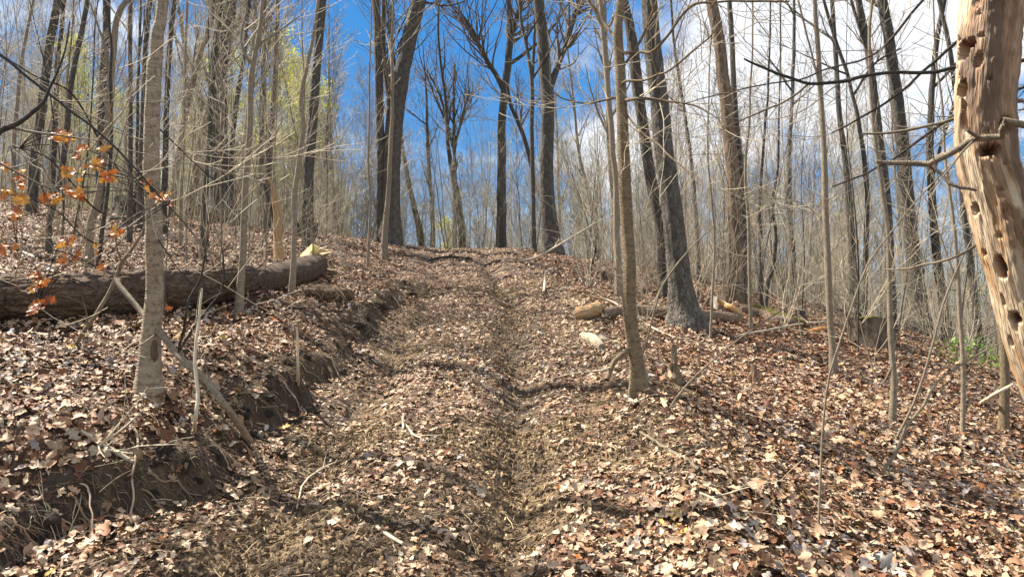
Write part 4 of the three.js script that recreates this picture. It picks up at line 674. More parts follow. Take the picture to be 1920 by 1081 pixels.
{ // the living tree just right of it, whose bare boughs reach across
  const base = [2.15, ground(2.15, -2.0), -2.0], R = RNG(62), tr = [[2.2, base[1] - 0.2, -2.0], [2.15, base[1] + 0.8, -2.0], [2.1, base[1] + 2, -2.02], [2.08, base[1] + 3.4, -2.0], [2.02, base[1] + 5, -1.9], [1.95, base[1] + 7, -1.9]];
  const t = thing('bare_tree', 'bare tree at the right edge whose grey boughs cross the torn snag', 'tree', base);
  const [P, Q] = smoothPath(tr, [0.07, 0.06, 0.055, 0.048, 0.04, 0.015], 0.08);
  part('trunk', new GB().tube(P, Q, 16, { tile: 0.3, disp: (th, s) => 1 + 0.06 * vnoise(Math.cos(th) * 2, Math.sin(th) * 2, s * 3) }).geo(base), M.smooth, t);
  const tw = new GB();
  const bough = (p, d0, d1, mat, twigs, join = true) => {
    const a = p.map(([x, y], i) => at(x, y, lerp(d0, d1, i / (p.length - 1)))), r = p.map(([, , w], i) => w * lerp(d0, d1, i / (p.length - 1)) / F / 2);
    if (join) { const j = P.reduce((b, q) => Math.abs(q[1] - a[0][1] + 0.1) < Math.abs(b[1] - a[0][1] + 0.1) ? q : b); a.unshift(j); r.unshift(r[0] * 1.15); }
    const [A, B] = smoothPath(a, r, 0.03); A.forEach((q, i) => { q[0] += 0.004 * vnoise(i * 0.45, p[0][1], 1.5); q[1] += 0.006 * vnoise(i * 0.4, p[0][1], 4.5); });
    part('bough', new GB().tube(A, B, 9, { tile: 0.12, capEnd: true, disp: (th, s) => 1 + 0.10 * vnoise(Math.cos(th) * 2, Math.sin(th) * 2, s * 14) + 0.14 * Math.pow(Math.max(0, vnoise(s * 9, 3.5)), 3) }).geo(base), mat, t);
    for (let k = 0; k < twigs; k++) { const i = Math.floor(A.length * (0.35 + 0.6 * R())), i1 = Math.min(A.length - 1, i + 1), td = [0, 1, 2].map(c => A[i1][c] - A[i1 - 1][c]), l = Math.hypot(...td), s = perp(td.map(v => v / l), R); grow((lev, bp, bq) => tw.tube(bp, bq, 4), A[i1 - 1], [0, 1, 2].map(c => td[c] / l * 0.75 + s[c] * 0.6), 0.25 + 0.35 * R(), Math.max(0.0016, B[i] * 0.45), 1, R, { rmin: 0.0012, max: 2, kids: [0, 3], seg: 0.05, wob: 0.35 }); }
  };
  bough([[1935, 238, 14], [1880, 258, 13], [1830, 262, 11], [1800, 278, 12], [1760, 296, 12], [1741, 306, 12], [1700, 304, 11], [1643, 302, 7]], 1.62, 1.75, M.smooth, 1);
  bough([[1741, 305, 8], [1762, 326, 7], [1782, 346, 7], [1802, 353, 7], [1832, 353, 6]], 1.73, 1.68, M.smooth, 0, false);
  bough([[1840, 262, 7], [1828, 254, 7], [1814, 243, 5]], 1.66, 1.6, M.smooth, 0, false);
  bough([[1960, 108, 8], [1880, 118, 8], [1800, 123, 7.5], [1740, 137, 7], [1660, 136, 6.5], [1580, 151, 6.5], [1520, 156, 6], [1470, 141, 5.5], [1424, 123, 5], [1394, 108, 3.5]], 2.5, 2.7, M.dark, 2);
  bough([[1518, 157, 5], [1500, 172, 4.5], [1470, 190, 4], [1420, 212, 3.6], [1350, 243, 2.4]], 2.66, 2.8, M.tan, 3, false);
  bough([[1900, 190, 8], [1787, 222, 6.5], [1740, 236, 6], [1690, 247, 5.5], [1617, 253, 4]], 2.5, 2.7, M.tan, 3);
  bough([[1860, 30, 7], [1800, 76, 6.5], [1740, 127, 6], [1693, 170, 5], [1640, 205, 4], [1560, 250, 2.5]], 2.6, 3.0, M.dark, 4);
  bough([[1790, -60, 6], [1730, 0, 5], [1690, 52, 4.6], [1660, 86, 4.4], [1620, 112, 4], [1560, 126, 3.4], [1500, 148, 3], [1400, 165, 2.6], [1285, 192, 1.8]], 2.8, 3.4, M.dark, 7);
  bough([[1950, 150, 7], [1840, 190, 6.5], [1770, 230, 6], [1700, 280, 5], [1640, 318, 4], [1560, 350, 2.5]], 2.9, 3.3, M.dark, 5);
  bough([[1950, 520, 6], [1870, 440, 5.5], [1800, 478, 5], [1720, 500, 4], [1655, 505, 2.6]], 2.4, 3.2, M.tan, 4);
  if (!tw.empty) part('twigs', tw.geo(base), M.twigDark, t, 'stuff');
}
{ // a tree left of the view reaches in with two boughs
  const base = [-3.4, ground(-3.4, -3.4), -3.4], R = RNG(63), t = thing('bare_tree', 'bare tree at the left edge whose curved bough reaches in beside the orange leaves', 'tree', base);
  const [P, Q] = smoothPath([[-3.4, base[1] - 0.2, -3.4], [-3.38, base[1] + 1, -3.4], [-3.42, base[1] + 2.4, -3.4], [-3.5, base[1] + 4, -3.4], [-3.5, base[1] + 7, -3.4]], [0.07, 0.055, 0.05, 0.04, 0.012], 0.1);
  part('trunk', new GB().tube(P, Q, 14, { tile: 0.3, disp: (th, s) => 1 + 0.06 * vnoise(Math.cos(th) * 2, Math.sin(th) * 2, s * 3) }).geo(base), M.dark, t);
  const tw = new GB();
  for (const [p, d] of [[[[-60, 275, 13], [0, 245, 11], [28, 234, 10], [52, 218, 8], [78, 195, 7], [92, 165, 5], [104, 140, 4], [122, 90, 3], [130, 40, 2]], 3.2], [[[-60, 60, 7], [0, 103, 6], [60, 150, 5.5], [120, 198, 5], [175, 240, 4.5], [225, 285, 4], [270, 335, 3.4], [330, 400, 2.4], [372, 450, 1.6]], 3.3]]) {
    const a = p.map(([x, y]) => at(x, y, d)), r = p.map(q => q[2] * d / F / 2); a.unshift(P.reduce((b, q) => Math.abs(q[1] - a[0][1]) < Math.abs(b[1] - a[0][1]) ? q : b)); r.unshift(r[0] * 1.2);
    const [A, B] = smoothPath(a, r, 0.04); A.forEach((q, i) => { q[1] += 0.006 * vnoise(i * 0.4, p[0][1], 4.5); });
    part('bough', new GB().tube(A, B, 9, { tile: 0.15 }).geo(base), M.dark, t);
    for (let k = 0; k < 8; k++) { const i = Math.floor(A.length * (0.3 + 0.65 * R())), i1 = Math.min(A.length - 1, i + 1), td = [0, 1, 2].map(c => A[i1][c] - A[i1 - 1][c]), l = Math.hypot(...td), s = perp(td.map(v => v / l), R); grow((lev, bp, bq) => tw.tube(bp, bq, 4), A[i1 - 1], [0, 1, 2].map(c => td[c] / l * 0.7 + s[c] * 0.6), 0.3 + 0.5 * R(), Math.max(0.0018, B[i] * 0.5), 1, R, { rmin: 0.0014, max: 2, kids: [0, 3], seg: 0.07, wob: 0.3 }); }
  }
  part('twigs', tw.geo(base), M.twigDark, t, 'stuff');
}
// ------------------------------------------------------------------ fallen logs, stumps, stubs
function logThing(name, label, px, mat, o = {}) {             // px = [x, y of its lower edge, width] along the log
  const pts = [], rads = [];
  for (const [x, y, w, dd] of px) { const h = dd ? at(x, y, dd) : hit(x, y), r = w * -h[2] / F / 2; pts.push([h[0], h[1] + r * (o.sink ?? 0.8), h[2] - r * 0.5]); rads.push(r); }
  const [P, Q] = smoothPath(pts, rads, o.step ?? 0.03), c = pts[Math.floor(pts.length / 2)], org = [c[0], ground(c[0], c[2]), c[2]], sd = o.seed ?? 1, fr = o.freq ?? 1;
  const disp = (th, s, i) => {
    const cx = Math.cos(th), sn = Math.sin(th), R0 = Q[i], k = R0 * 42 * fr;
    let m = 1 + 0.05 * vnoise(cx + sd, sn, s * 1.5) + 0.03 * vnoise(cx * 3 + sd, sn * 3, s * 4);
    const w = 0.8 * vnoise(cx * k * 0.4, sn * k * 0.4 + sd, s * 4), g = Math.abs(vnoise(cx * k + w, sn * k + sd, s * 6 + w)), bare = o.bare ? sstep(o.bare[0], o.bare[1], s + 0.25 * vnoise(cx * 2, sn * 2, s * 3)) : 0;
    m += (o.ridge ?? 0.10) * (1 - bare) * (sstep(0.0, 0.45, g) - 0.6 + 0.3 * vnoise(cx * k * 2.2, sn * k * 2.2, s * 18));
    if (o.ragged) { const L = P.length, e = Math.max(0, 1 - (L - 1 - i) / o.ragged); m *= 1 - e * 0.85 * clamp(0.5 + 0.9 * vnoise(cx * 2.5, sn * 2.5, sd + 0.5)); }
    return m;
  };
  const t = thing(name, label, 'log', org);
  part('bark', new GB().tube(P, Q, o.sides ?? 40, { disp, tile: 0.35, capEnd: true, capStart: true }).geo(org), mat, t);
  return { t, org, P, Q };
}
const bigLog = logThing('fallen_log', 'long dark furrowed log lying across the slope left of the trail', [[-150, 618, 100], [-20, 606, 98], [100, 604, 96], [220, 592, 92], [330, 580, 80], [430, 562, 66], [500, 548, 56], [560, 532, 52], [592, 515, 44]], M.logDark, { sides: 84, step: 0.018, ridge: 0.11, seed: 4, bare: [3.1, 3.7], sink: 0.95, ragged: 16 });
{
  const end = bigLog.P[bigLog.P.length - 1], d = -end[2], o = bigLog.org, R = RNG(71), G = new GB();
  // the sawn wedge left standing on its torn end, and splinters round it
  const sh = new THREE.Shape(); [[0, 0], [0.2, 0.175], [0.25, 0.145], [0.265, 0.08], [0.21, -0.01], [0.05, -0.045]].forEach(([x, y], i) => i ? sh.lineTo(x, y) : sh.moveTo(x, y));
  const wg = new THREE.ExtrudeGeometry(sh, { depth: 0.10, bevelEnabled: true, bevelSize: 0.005, bevelThickness: 0.005, bevelSegments: 1 }); wg.rotateX(-0.4); wg.rotateY(-0.7);
  const p = at(573, 484, d - 0.28); wg.translate(p[0] - o[0], p[1] - o[1], p[2] - o[2]);
  part('sawn_wedge', wg, std({ color: new THREE.Color(0.72, 0.55, 0.20), bumpMap: T.grainBump, bumpScale: 0.004, roughness: 0.7 }), bigLog.t, null, 'fresh yellow sawn wedge at the end of the log');
  for (let k = 0; k < 44; k++) { const a = R() * 6.28, q = [end[0] - 0.22 * R(), end[1] + Math.sin(a) * 0.10, end[2] + Math.cos(a) * 0.10], l = k < 18 ? 0.24 + 0.2 * R() : 0.12 + 0.18 * R(); const e = [q[0] + l * (0.6 + 0.5 * R()), q[1] + l * (0.45 * (R() - 0.25) + 0.25 * Math.sin(a)), q[2] + l * (R() - 0.5)]; G.tube([q, [(q[0] + e[0]) / 2, (q[1] + e[1]) / 2 + 0.01, (q[2] + e[2]) / 2], e], [k < 18 ? 0.05 * (0.5 + 0.6 * R()) : 0.024 * (0.3 + R()), k < 18 ? 0.035 : 0.017, 0.003], 5, { tile: 0.1 }); }
  part('splinters', G.geo(o), M.wood, bigLog.t, 'stuff');
  const mo = new GB(), a = bigLog.P[Math.floor(bigLog.P.length * 0.80)], b = bigLog.P[Math.floor(bigLog.P.length * 0.93)], rr = bigLog.Q[Math.floor(bigLog.Q.length * 0.85)];
  const sl = [a, [(a[0] + b[0]) / 2, (a[1] + b[1]) / 2, (a[2] + b[2]) / 2], b].map(q => [q[0], q[1] + rr * 0.72, q[2] + 0.02]);
  mo.tube(...smoothPath(sl, [0.01, rr * 0.42, 0.02], 0.02), 18, { tile: 0.2, disp: (th, s) => 1 + 0.25 * vnoise(Math.cos(th) * 3, Math.sin(th) * 3, s * 9) });
  part('bare_wood', mo.geo(o), M.wood, bigLog.t, null, 'pale barkless strip along the top of the log');
  // earth and roots thrown up under the torn end
  const rp = thing('root_mound', 'mound of dark earth and roots under the torn end of the big log', 'earth mound', [0, 0, 0]), h = hit(612, 560); rp.position.set(h[0], h[1], h[2]);
  const mg = new THREE.SphereGeometry(1, 48, 24), q = mg.attributes.position; for (let i = 0; i < q.count; i++) { const x = q.getX(i), y = q.getY(i), z = q.getZ(i), f = 1 + 0.3 * vnoise(x * 2, y * 2, z * 2 + 1.5) + 0.14 * vnoise(x * 6, y * 6, z * 6 + 2.5) + 0.06 * vnoise(x * 15, y * 15, z * 15 + 4.5); q.setXYZ(i, x * f * 0.27, y * f * 0.13, z * f * 0.2); } mg.computeVertexNormals();
  part('earth', mg, std({ color: new THREE.Color(0.12, 0.08, 0.045), bumpMap: T.soilBump, bumpScale: 0.02, roughness: 1 }), rp);
  const rg = new GB(); for (let k = 0; k < 60; k++) { let p0 = [(R() - 0.5) * 0.55, 0.04 + 0.12 * R(), 0.12 + 0.1 * R()]; const P = [p0], Q = [0.003 + 0.005 * R() * R()]; for (let j = 1; j < 6; j++) { p0 = [p0[0] + (R() - 0.35) * 0.10, p0[1] - 0.045 * R(), p0[2] + (R() - 0.3) * 0.05]; P.push(p0); Q.push(Q[0] * (1 - j / 7)); } rg.tube(P, Q, 4); }
  part('roots', rg.geo(), M.root, rp, 'stuff');
}
const logA = logThing('fallen_log', 'brown barkless log lying behind the slim brown tree and the large oak', [[1128, 596, 20], [1190, 594, 26], [1260, 600, 28], [1330, 606, 27], [1388, 608, 26]], M.log, { seed: 7, ridge: 0.05, freq: 1.5 });
const logB = logThing('fallen_log', 'split brown log with a mossy top right of the straight furrowed tree', [[1388, 592, 24], [1430, 600, 26], [1470, 612, 25], [1514, 622, 18]], M.log, { seed: 8, ridge: 0.06, freq: 1.5, ragged: 8 });
{ const s = new GB(), a = logB.P.map((p, i) => [p[0], p[1] + logB.Q[i] * 0.82, p[2]]).filter((p, i) => i % 4 === 0); s.tube(a, a.map((p, i) => 0.05 * Math.sin(Math.PI * clamp((i + 0.5) / a.length)) + 0.01), 10, { tile: 0.1, disp: (th, q) => 1 + 0.5 * vnoise(Math.cos(th) * 2, Math.sin(th) * 2, q * 9) }); part('moss', s.geo(logB.org), M.moss, logB.t); }
logThing('fallen_log', 'short pale stick of a log lying left of the pointed stumps on the right slope', [[1428, 652, 12], [1460, 664, 12], [1512, 682, 10]], M.tan, { seed: 9, ridge: 0.05, sides: 18 });
logThing('fallen_log', 'long mossy trunk far back on the right slope near the skyline', [[1292, 500, 12], [1340, 512, 12], [1400, 522, 11]], M.log, { seed: 10, ridge: 0.05, sides: 16, step: 0.1 });
logThing('fallen_log', 'dark log far back on the right slope under the thicket', [[1558, 556, 10], [1620, 566, 10], [1690, 584, 9]], M.dark, { seed: 11, ridge: 0.05, sides: 14, step: 0.1 });
logThing('fallen_log', 'rotten orange piece of wood at the right end of the split log', [[1518, 627, 9], [1545, 623, 12], [1572, 618, 5]], std({ color: new THREE.Color(0.55, 0.24, 0.07), bumpMap: T.grainBump, bumpScale: 0.01, roughness: 0.9 }), { seed: 13, ridge: 0.12, sides: 16, ragged: 4 });
logThing('fallen_log', 'dark low log on the leaves left of the big mossy oak', [[205, 416, 12], [250, 414, 12], [285, 408, 11]], M.dark, { seed: 14, ridge: 0.06, sides: 14, step: 0.08 });
logThing('fallen_log', 'thick dark branch lying on the leaves at the bank edge below the log end', [[505, 580, 8], [560, 582, 9], [607, 576, 7]], M.dark, { seed: 15, ridge: 0.08, sides: 14 });
logThing('fallen_log', 'broken pale sawn log end lying at the right edge of the trail', [[1083, 598, 26], [1100, 596, 27], [1122, 590, 28]], M.paleBrown, { seed: 16, ridge: 0.05, sides: 26 });
logThing('fallen_log', 'pale weathered chunk of wood half buried on the right berm of the trail', [[1094, 632, 16], [1112, 645, 22], [1130, 658, 16]], std({ color: new THREE.Color(0.42, 0.34, 0.23), bumpMap: T.grainBump, bumpScale: 0.006, roughness: 0.9 }), { seed: 17, ridge: 0.05, sides: 20, sink: 0.2 });
logThing('fallen_log', 'pale curved branch lying half under leaves at the right edge of the slope', [[1805, 862, 14], [1870, 884, 18], [1960, 905, 18]], M.tan, { seed: 18, ridge: 0.05, sides: 18, sink: 0.3 });

function stump(label, px, py, w, h, o = {}) {                 // px, py: middle of its foot
  const G = o.d ? (p => [p[0], ground(p[0], p[2]), p[2]])(at(px, py, o.d)) : hit(px, py); const d = -G[2], r = w * d / F / 2, H = h * d / F, sd = px * 0.37;
  const n = 26, P = [], Q = []; for (let i = 0; i <= n; i++) { const t = i / n; P.push([G[0] + (o.tilt ?? 0) * H * t, G[1] - 0.1 + (H * 1.15 + 0.1) * t, G[2] - r * 0.3]); Q.push(r * (o.taper ? lerp(1, o.taper, t) : 1) * (1 + 0.35 * Math.exp(-t * 5))); }
  const c1 = o.color ?? [0.10, 0.075, 0.055], c2 = o.color2 ?? [0.20, 0.15, 0.105];
  const disp = (th, s, i) => { const c = Math.cos(th), q = Math.sin(th); let m = 1 + 0.12 * vnoise(c * 1.4 + sd, q * 1.4, s * 1.5) + 0.10 * vnoise(c * 4 + sd, q * 4, s * 3) + 0.05 * vnoise(c * 11 + sd, q * 11, s * 9); if (o.ragged) { const cut = 0.62 + 0.5 * vnoise(c * 2 + sd, q * 2, 0.5); if (i / n > cut) m *= 0.55; } return m; };
  const t = thing('tree_stump', label, 'stump', G);
  part('stump_wood', new GB(true).tube(P, Q, 44, { disp, tile: 0.3, capEnd: true, capColor: o.top ?? [0.16, 0.11, 0.07], color: (th, s) => mixc(c1, c2, clamp(0.5 + 1.3 * fbm(Math.cos(th) * 3 + sd, Math.sin(th) * 3, s * 2, 4))) }).geo(G), M.rot, t);
  if (o.moss) { const mg = new THREE.SphereGeometry(1, 20, 10), q = mg.attributes.position; for (let i = 0; i < q.count; i++) { const x = q.getX(i), y = q.getY(i), z = q.getZ(i), f = 1 + 0.4 * vnoise(x * 2.5, y * 2, z * 2.5 + sd); q.setXYZ(i, x * f * r * o.moss, y * f * 0.035, z * f * r * o.moss); } mg.computeVertexNormals(); const m = part('moss', mg, M.moss, t); m.position.set((o.tilt ?? 0) * H - r * 0.1, H * 1.15, -r * 0.2); }
  return t;
}
stump('wide black decayed stump on the far left slope behind the blotched young tree', 246, 400, 72, 32, { color: [0.035, 0.03, 0.027], color2: [0.09, 0.08, 0.07] });
stump('black hollow stump at the foot of the dark straight trunk', 570, 446, 44, 26, { color: [0.035, 0.028, 0.022], color2: [0.085, 0.07, 0.055], moss: 0.3 });
stump('broad dark stump with yellow moss on top, right of the split log', 1640, 632, 76, 46, { d: 9.5, moss: 0.42, color: [0.05, 0.04, 0.03], color2: [0.20, 0.145, 0.095] });
stump('small pointed brown stump right of the slim brown tree', 1266, 716, 30, 58, { taper: 0.6, color: [0.20, 0.14, 0.08], color2: [0.38, 0.28, 0.17], ragged: true });
stump('small broken stump with a dark hollow side on the right slope', 1416, 730, 24, 40, { taper: 0.75, color: [0.20, 0.13, 0.08], color2: [0.40, 0.27, 0.16], ragged: true });
stump('low dark stump just above the short pale log on the right slope', 1418, 664, 18, 13, { color: [0.05, 0.04, 0.03] });
stump('small dark stub far up the trail right of the ruts', 1134, 530, 15, 20, { color: [0.08, 0.06, 0.045], color2: [0.2, 0.16, 0.12], ragged: true });
stump('tiny black stump on the slope behind the split log', 1503, 600, 18, 16, { color: [0.04, 0.03, 0.025] });
stump('small white peg of a stump beside the foot of the slim brown tree', 1213, 722, 7, 26, { color: [0.5, 0.47, 0.4], color2: [0.62, 0.58, 0.5], top: [0.6, 0.5, 0.35] });
stump('round grey upright chunk of sawn wood behind the right logs', 1350, 584, 25, 26, { taper: 0.75, color: [0.40, 0.34, 0.26], color2: [0.60, 0.53, 0.43], top: [0.6, 0.5, 0.35] });
tracedTree({ name: 'broken_stub', cat: 'dead tree', label: 'forked dead stub of pale wood standing behind the log end', pts: [[524, 488, 21], [521, 460, 16], [519, 430, 15], [518, 400, 14], [515, 368, 12], [511, 347, 8], [501, 331, 5]], mat: M.paleBrown, sides: 20, step: 0.04, rough: 0.10, flare: 0.2, H: 0.5, crown: { n: 0 }, seed: 91, limbs: [{ p: [[519, 432, 9], [511, 405, 8], [504, 378, 8], [496, 352, 7], [490, 342, 7], [481, 334, 5]], z: 0.25, twigs: 0, mat: M.dark }] });
{ const h = hit(1372, 590), t = thing('wood_slab', 'splintered orange slab of split wood leaning on the right logs', 'wood', h), k = -h[2] / F, G = new GB(true);
  for (let i = 0; i < 7; i++) { const [a, b] = smoothPath([[(-26 + i * 1.5) * k, (30 - i * 2) * k, -0.02 * i], [-6 * k, 14 * k, 0.02 * i], [(14 + i * 2) * k, (-2 - i) * k, 0.03 * i]], [0.022, 0.045, 0.012], 0.03); G.tube(a, b, 6, { tile: 0.2, capEnd: true, capStart: true, disp: (th, s) => 1 + 0.3 * vnoise(th, s * 9, i), color: (th, s) => mixc([0.62, 0.42, 0.2], [0.5, 0.25, 0.09], clamp(0.5 + vnoise(s * 20, th * 2, i))) }); }
  part('wood_fibre', G.geo(), M.snag, t); }

// ------------------------------------------------------------------ branches and sticks lying about
function stick(label, px, mat, o = {}) {                      // px = [x, y, width, depth?]; without a depth the point lies on the ground
  const pts = px.map(([x, y, w, d]) => { if (d) return at(x, y, d); const h = hit(x, y); return [h[0], h[1] + (o.lift ?? 0.6) * w * -h[2] / F / 2 + 0.012, h[2]]; }), rads = px.map(([, , w], i) => w * -pts[i][2] / F / 2);
  const [P, Q] = smoothPath(pts, rads, 0.03), org = pts[0].slice(), t = thing(o.name ?? 'fallen_branch', label, o.cat ?? 'branch', org), sd = px[0][0] * 0.13;
  P.forEach((p, i) => { p[0] += 0.005 * vnoise(i * 0.35, sd, 1.5); p[1] += 0.004 * vnoise(i * 0.35, sd, 6.5); });
  part('stem', new GB().tube(P, Q, 9, { tile: 0.15, capEnd: true, capStart: true, disp: (th, s) => 1 + 0.12 * vnoise(Math.cos(th) * 2, Math.sin(th) * 2 + sd, s * 12) }).geo(org), mat, t);
  const R = RNG(Math.round(px[0][0] * 7 + px[0][1])), tw = new GB();
  for (let k = 0; k < (o.twigs ?? 2); k++) { const i = 1 + Math.floor((P.length - 2) * (0.3 + 0.6 * R())), td = [0, 1, 2].map(c => P[i][c] - P[i - 1][c]), l = Math.hypot(...td) || 1, s = perp(td.map(v => v / l), R); s[1] = Math.abs(s[1]); grow((lev, a, b) => tw.tube(a, b, 4), P[i], [0, 1, 2].map(c => td[c] / l * 0.7 + s[c] * 0.6), 0.12 + 0.25 * R(), Q[i] * 0.5, 1, R, { rmin: 0.0014, max: 2, kids: [0, 2], seg: 0.05, wob: 0.3, up: 0 }); }
  if (!tw.empty) part('side_twigs', tw.geo(org), mat, t, 'stuff');
}
stick('lichened branch leaning down the cut bank behind the blotched young tree', [[468, 838, 13], [420, 758, 14, 4.0], [385, 712, 14, 4.05], [340, 672, 13, 4.1], [302, 628, 12, 4.2], [268, 590, 11, 4.3], [240, 556, 10, 4.35], [213, 523, 9, 4.4]], M.smooth, { twigs: 3 });
stick('forked stick propped on the leaves in front of the log', [[138, 652, 8], [165, 610, 8, 4.5], [200, 556, 7, 4.5], [222, 508, 7, 4.5], [228, 492, 8, 4.45], [250, 462, 6, 4.45], [276, 420, 5, 4.4]], M.tan, { twigs: 3 });
stick('dark forked twig standing beside the lichened leaning branch', [[334, 658, 6], [345, 610, 5, 4.2], [352, 565, 5, 4.2], [375, 520, 4, 4.2], [388, 440, 3, 4.2], [392, 400, 2, 4.2]], M.dark, { twigs: 4 });
stick('dark thin branch rising right from the lichened branch', [[334, 660, 5, 4.1], [365, 610, 5, 4.15], [395, 572, 4, 4.2], [415, 540, 4, 4.2], [418, 480, 3, 4.2], [400, 420, 2, 4.3]], M.dark, { twigs: 4 });
stick('pale peeled stick standing upright on the edge of the cut bank', [[361, 824, 6], [366, 790, 7, 3.62], [371, 735, 7, 3.65], [364, 680, 6, 3.7], [370, 620, 5, 3.75], [377, 540, 4, 3.8]], M.twigPale, { twigs: 2 });
stick('thin pale rod stuck upright in the trail side of the bank', [[559, 724, 5], [558, 690, 5, 5.0], [557, 630, 4, 5.0], [555, 612, 4, 5.0]], M.twigPale, { twigs: 0 });
stick('long brown branch lying on leaves at the left edge', [[-10, 612, 7], [60, 640, 7], [120, 680, 7], [150, 690, 6], [215, 700, 5], [262, 700, 5]], M.dark, { twigs: 5 });
stick('straight thin branch lying below the log toward the blotched tree', [[130, 640, 4], [190, 648, 4], [240, 662, 5], [268, 670, 4]], M.twigPale);
stick('bundle of pale splintered bark on the bank edge in the left foreground', [[152, 812, 6], [190, 838, 9], [248, 872, 8]], M.twigPale, { twigs: 6 });
stick('bent pale root hanging over the cut bank in the left foreground', [[248, 805, 5], [258, 828, 5], [252, 870, 5], [246, 905, 4], [250, 940, 4], [238, 976, 3]], M.rootPale, { lift: 1.6, twigs: 2 });
stick('curving grey stick lying at the foot of the bank in the bottom left corner', [[75, 1075, 4], [110, 1030, 4], [150, 1000, 4], [165, 990, 4]], M.twigPale, { lift: 1.5 });
stick('forked stick standing in the bottom left corner', [[116, 1078, 5], [118, 1045, 5], [122, 1020, 5], [119, 1008, 4]], M.tan, { lift: 2, twigs: 2 });
stick('thin curved twig lying on the trail foot of the bank', [[555, 957, 3], [568, 915, 3.5], [598, 885, 3.5], [640, 868, 3]], M.twigPale);
stick('short pale stripped stick lying on the dirt in the near middle of the trail', [[707, 997, 6], [730, 1010, 7], [754, 1024, 6]], M.twigPale, { twigs: 0 });
stick('short upright pale stick on the crown of the trail', [[755, 818, 4], [755, 800, 4.5], [756, 778, 4]], M.twigPale, { twigs: 0 });
stick('hooked pale stick beside the short upright stick on the trail', [[762, 800, 4], [775, 818, 4], [790, 826, 3]], M.twigPale);
stick('pale torn strip of wood on the right berm below the slim tree', [[1172, 745, 6], [1188, 756, 7], [1198, 766, 5]], M.twigPale, { twigs: 0 });
stick('pale pointed wood splinter beside the leaning rod on the right berm', [[1240, 756, 6], [1246, 768, 9], [1252, 776, 6]], M.wood, { lift: 2, twigs: 0 });
stick('long grey stick lying down the right berm in the foreground', [[1200, 814, 5], [1240, 838, 6], [1280, 862, 8], [1310, 885, 7]], M.tan, { twigs: 3 });
stick('weathered pale stick on the right edge of the trail in the near foreground', [[1312, 932, 6], [1345, 945, 7], [1385, 970, 5]], M.twigPale);
stick('slanting pale stick on the right berm, uphill of the two leaning stems', [[1432, 885, 5], [1450, 905, 6], [1462, 935, 6]], M.twigPale, { lift: 1.4 });
stick('long thin root running along the right berm', [[1480, 928, 4], [1530, 942, 5], [1570, 958, 4], [1620, 976, 3]], M.root);
stick('dark crooked branch crossing the leaves of the right slope', [[1595, 794, 6], [1640, 798, 7], [1690, 818, 8], [1740, 832, 9], [1790, 836, 9], [1850, 850, 9], [1890, 868, 9], [1935, 885, 9]], M.dark, { twigs: 3 });
stick('dark wet stick at the bottom of the right slope', [[1528, 1016, 4], [1580, 1022, 5], [1620, 1034, 5], [1665, 1060, 5]], M.dark, { twigs: 2 });
stick('pale forked branch leaning by the mossy spotted trunk', [[1840, 762, 8], [1865, 740, 7, 6.0], [1900, 720, 5, 6.0]], M.twigPale, { twigs: 2 });
stick('thin pale branch lying across the right slope below the split log', [[1378, 640, 3], [1440, 630, 4], [1500, 620, 4], [1560, 612, 3], [1600, 620, 2]], M.twigPale, { lift: 5 });
stick('arched pale branch standing over the brush by the large oak', [[1100, 560, 3], [1150, 572, 3], [1240, 630, 4], [1330, 652, 3]], M.twigPale, { lift: 3 });
stick('curved root like branch at the crest right of the trail', [[1052, 552, 5], [1060, 535, 6], [1090, 520, 5], [1110, 495, 4], [1118, 460, 3, 10.5]], M.dark, { twigs: 3 });
stick('bleached stub of a stick standing right of the upper trail', [[1020, 550, 5], [1022, 525, 5, 11], [1024, 508, 4, 11]], M.twigPale, { twigs: 0 });
stick('long pale branch slanting over the crest right of the trail', [[975, 492, 4], [1010, 480, 4, 15], [1060, 452, 4, 15], [1130, 410, 3, 15]], M.twigPale, { twigs: 4 });
stick('pale stick lying on the leaves left of the upper trail', [[640, 520, 3], [655, 545, 4], [660, 552, 3]], M.twigPale);
stick('dark root lying in the upper left rut', [[800, 492, 4], [840, 486, 5], [885, 488, 4]], M.dark, { lift: 1.4, twigs: 3 });
stick('thin grey branch lying behind the log on the left slope', [[40, 455, 4], [100, 462, 4], [170, 470, 3], [230, 492, 3]], M.tan, { lift: 3, twigs: 4 });
stick('thin bleached branch on the left slope near the orange leaves', [[35, 472, 3], [60, 480, 4, 8], [64, 486, 3, 8]], M.twigPale, { twigs: 0 });
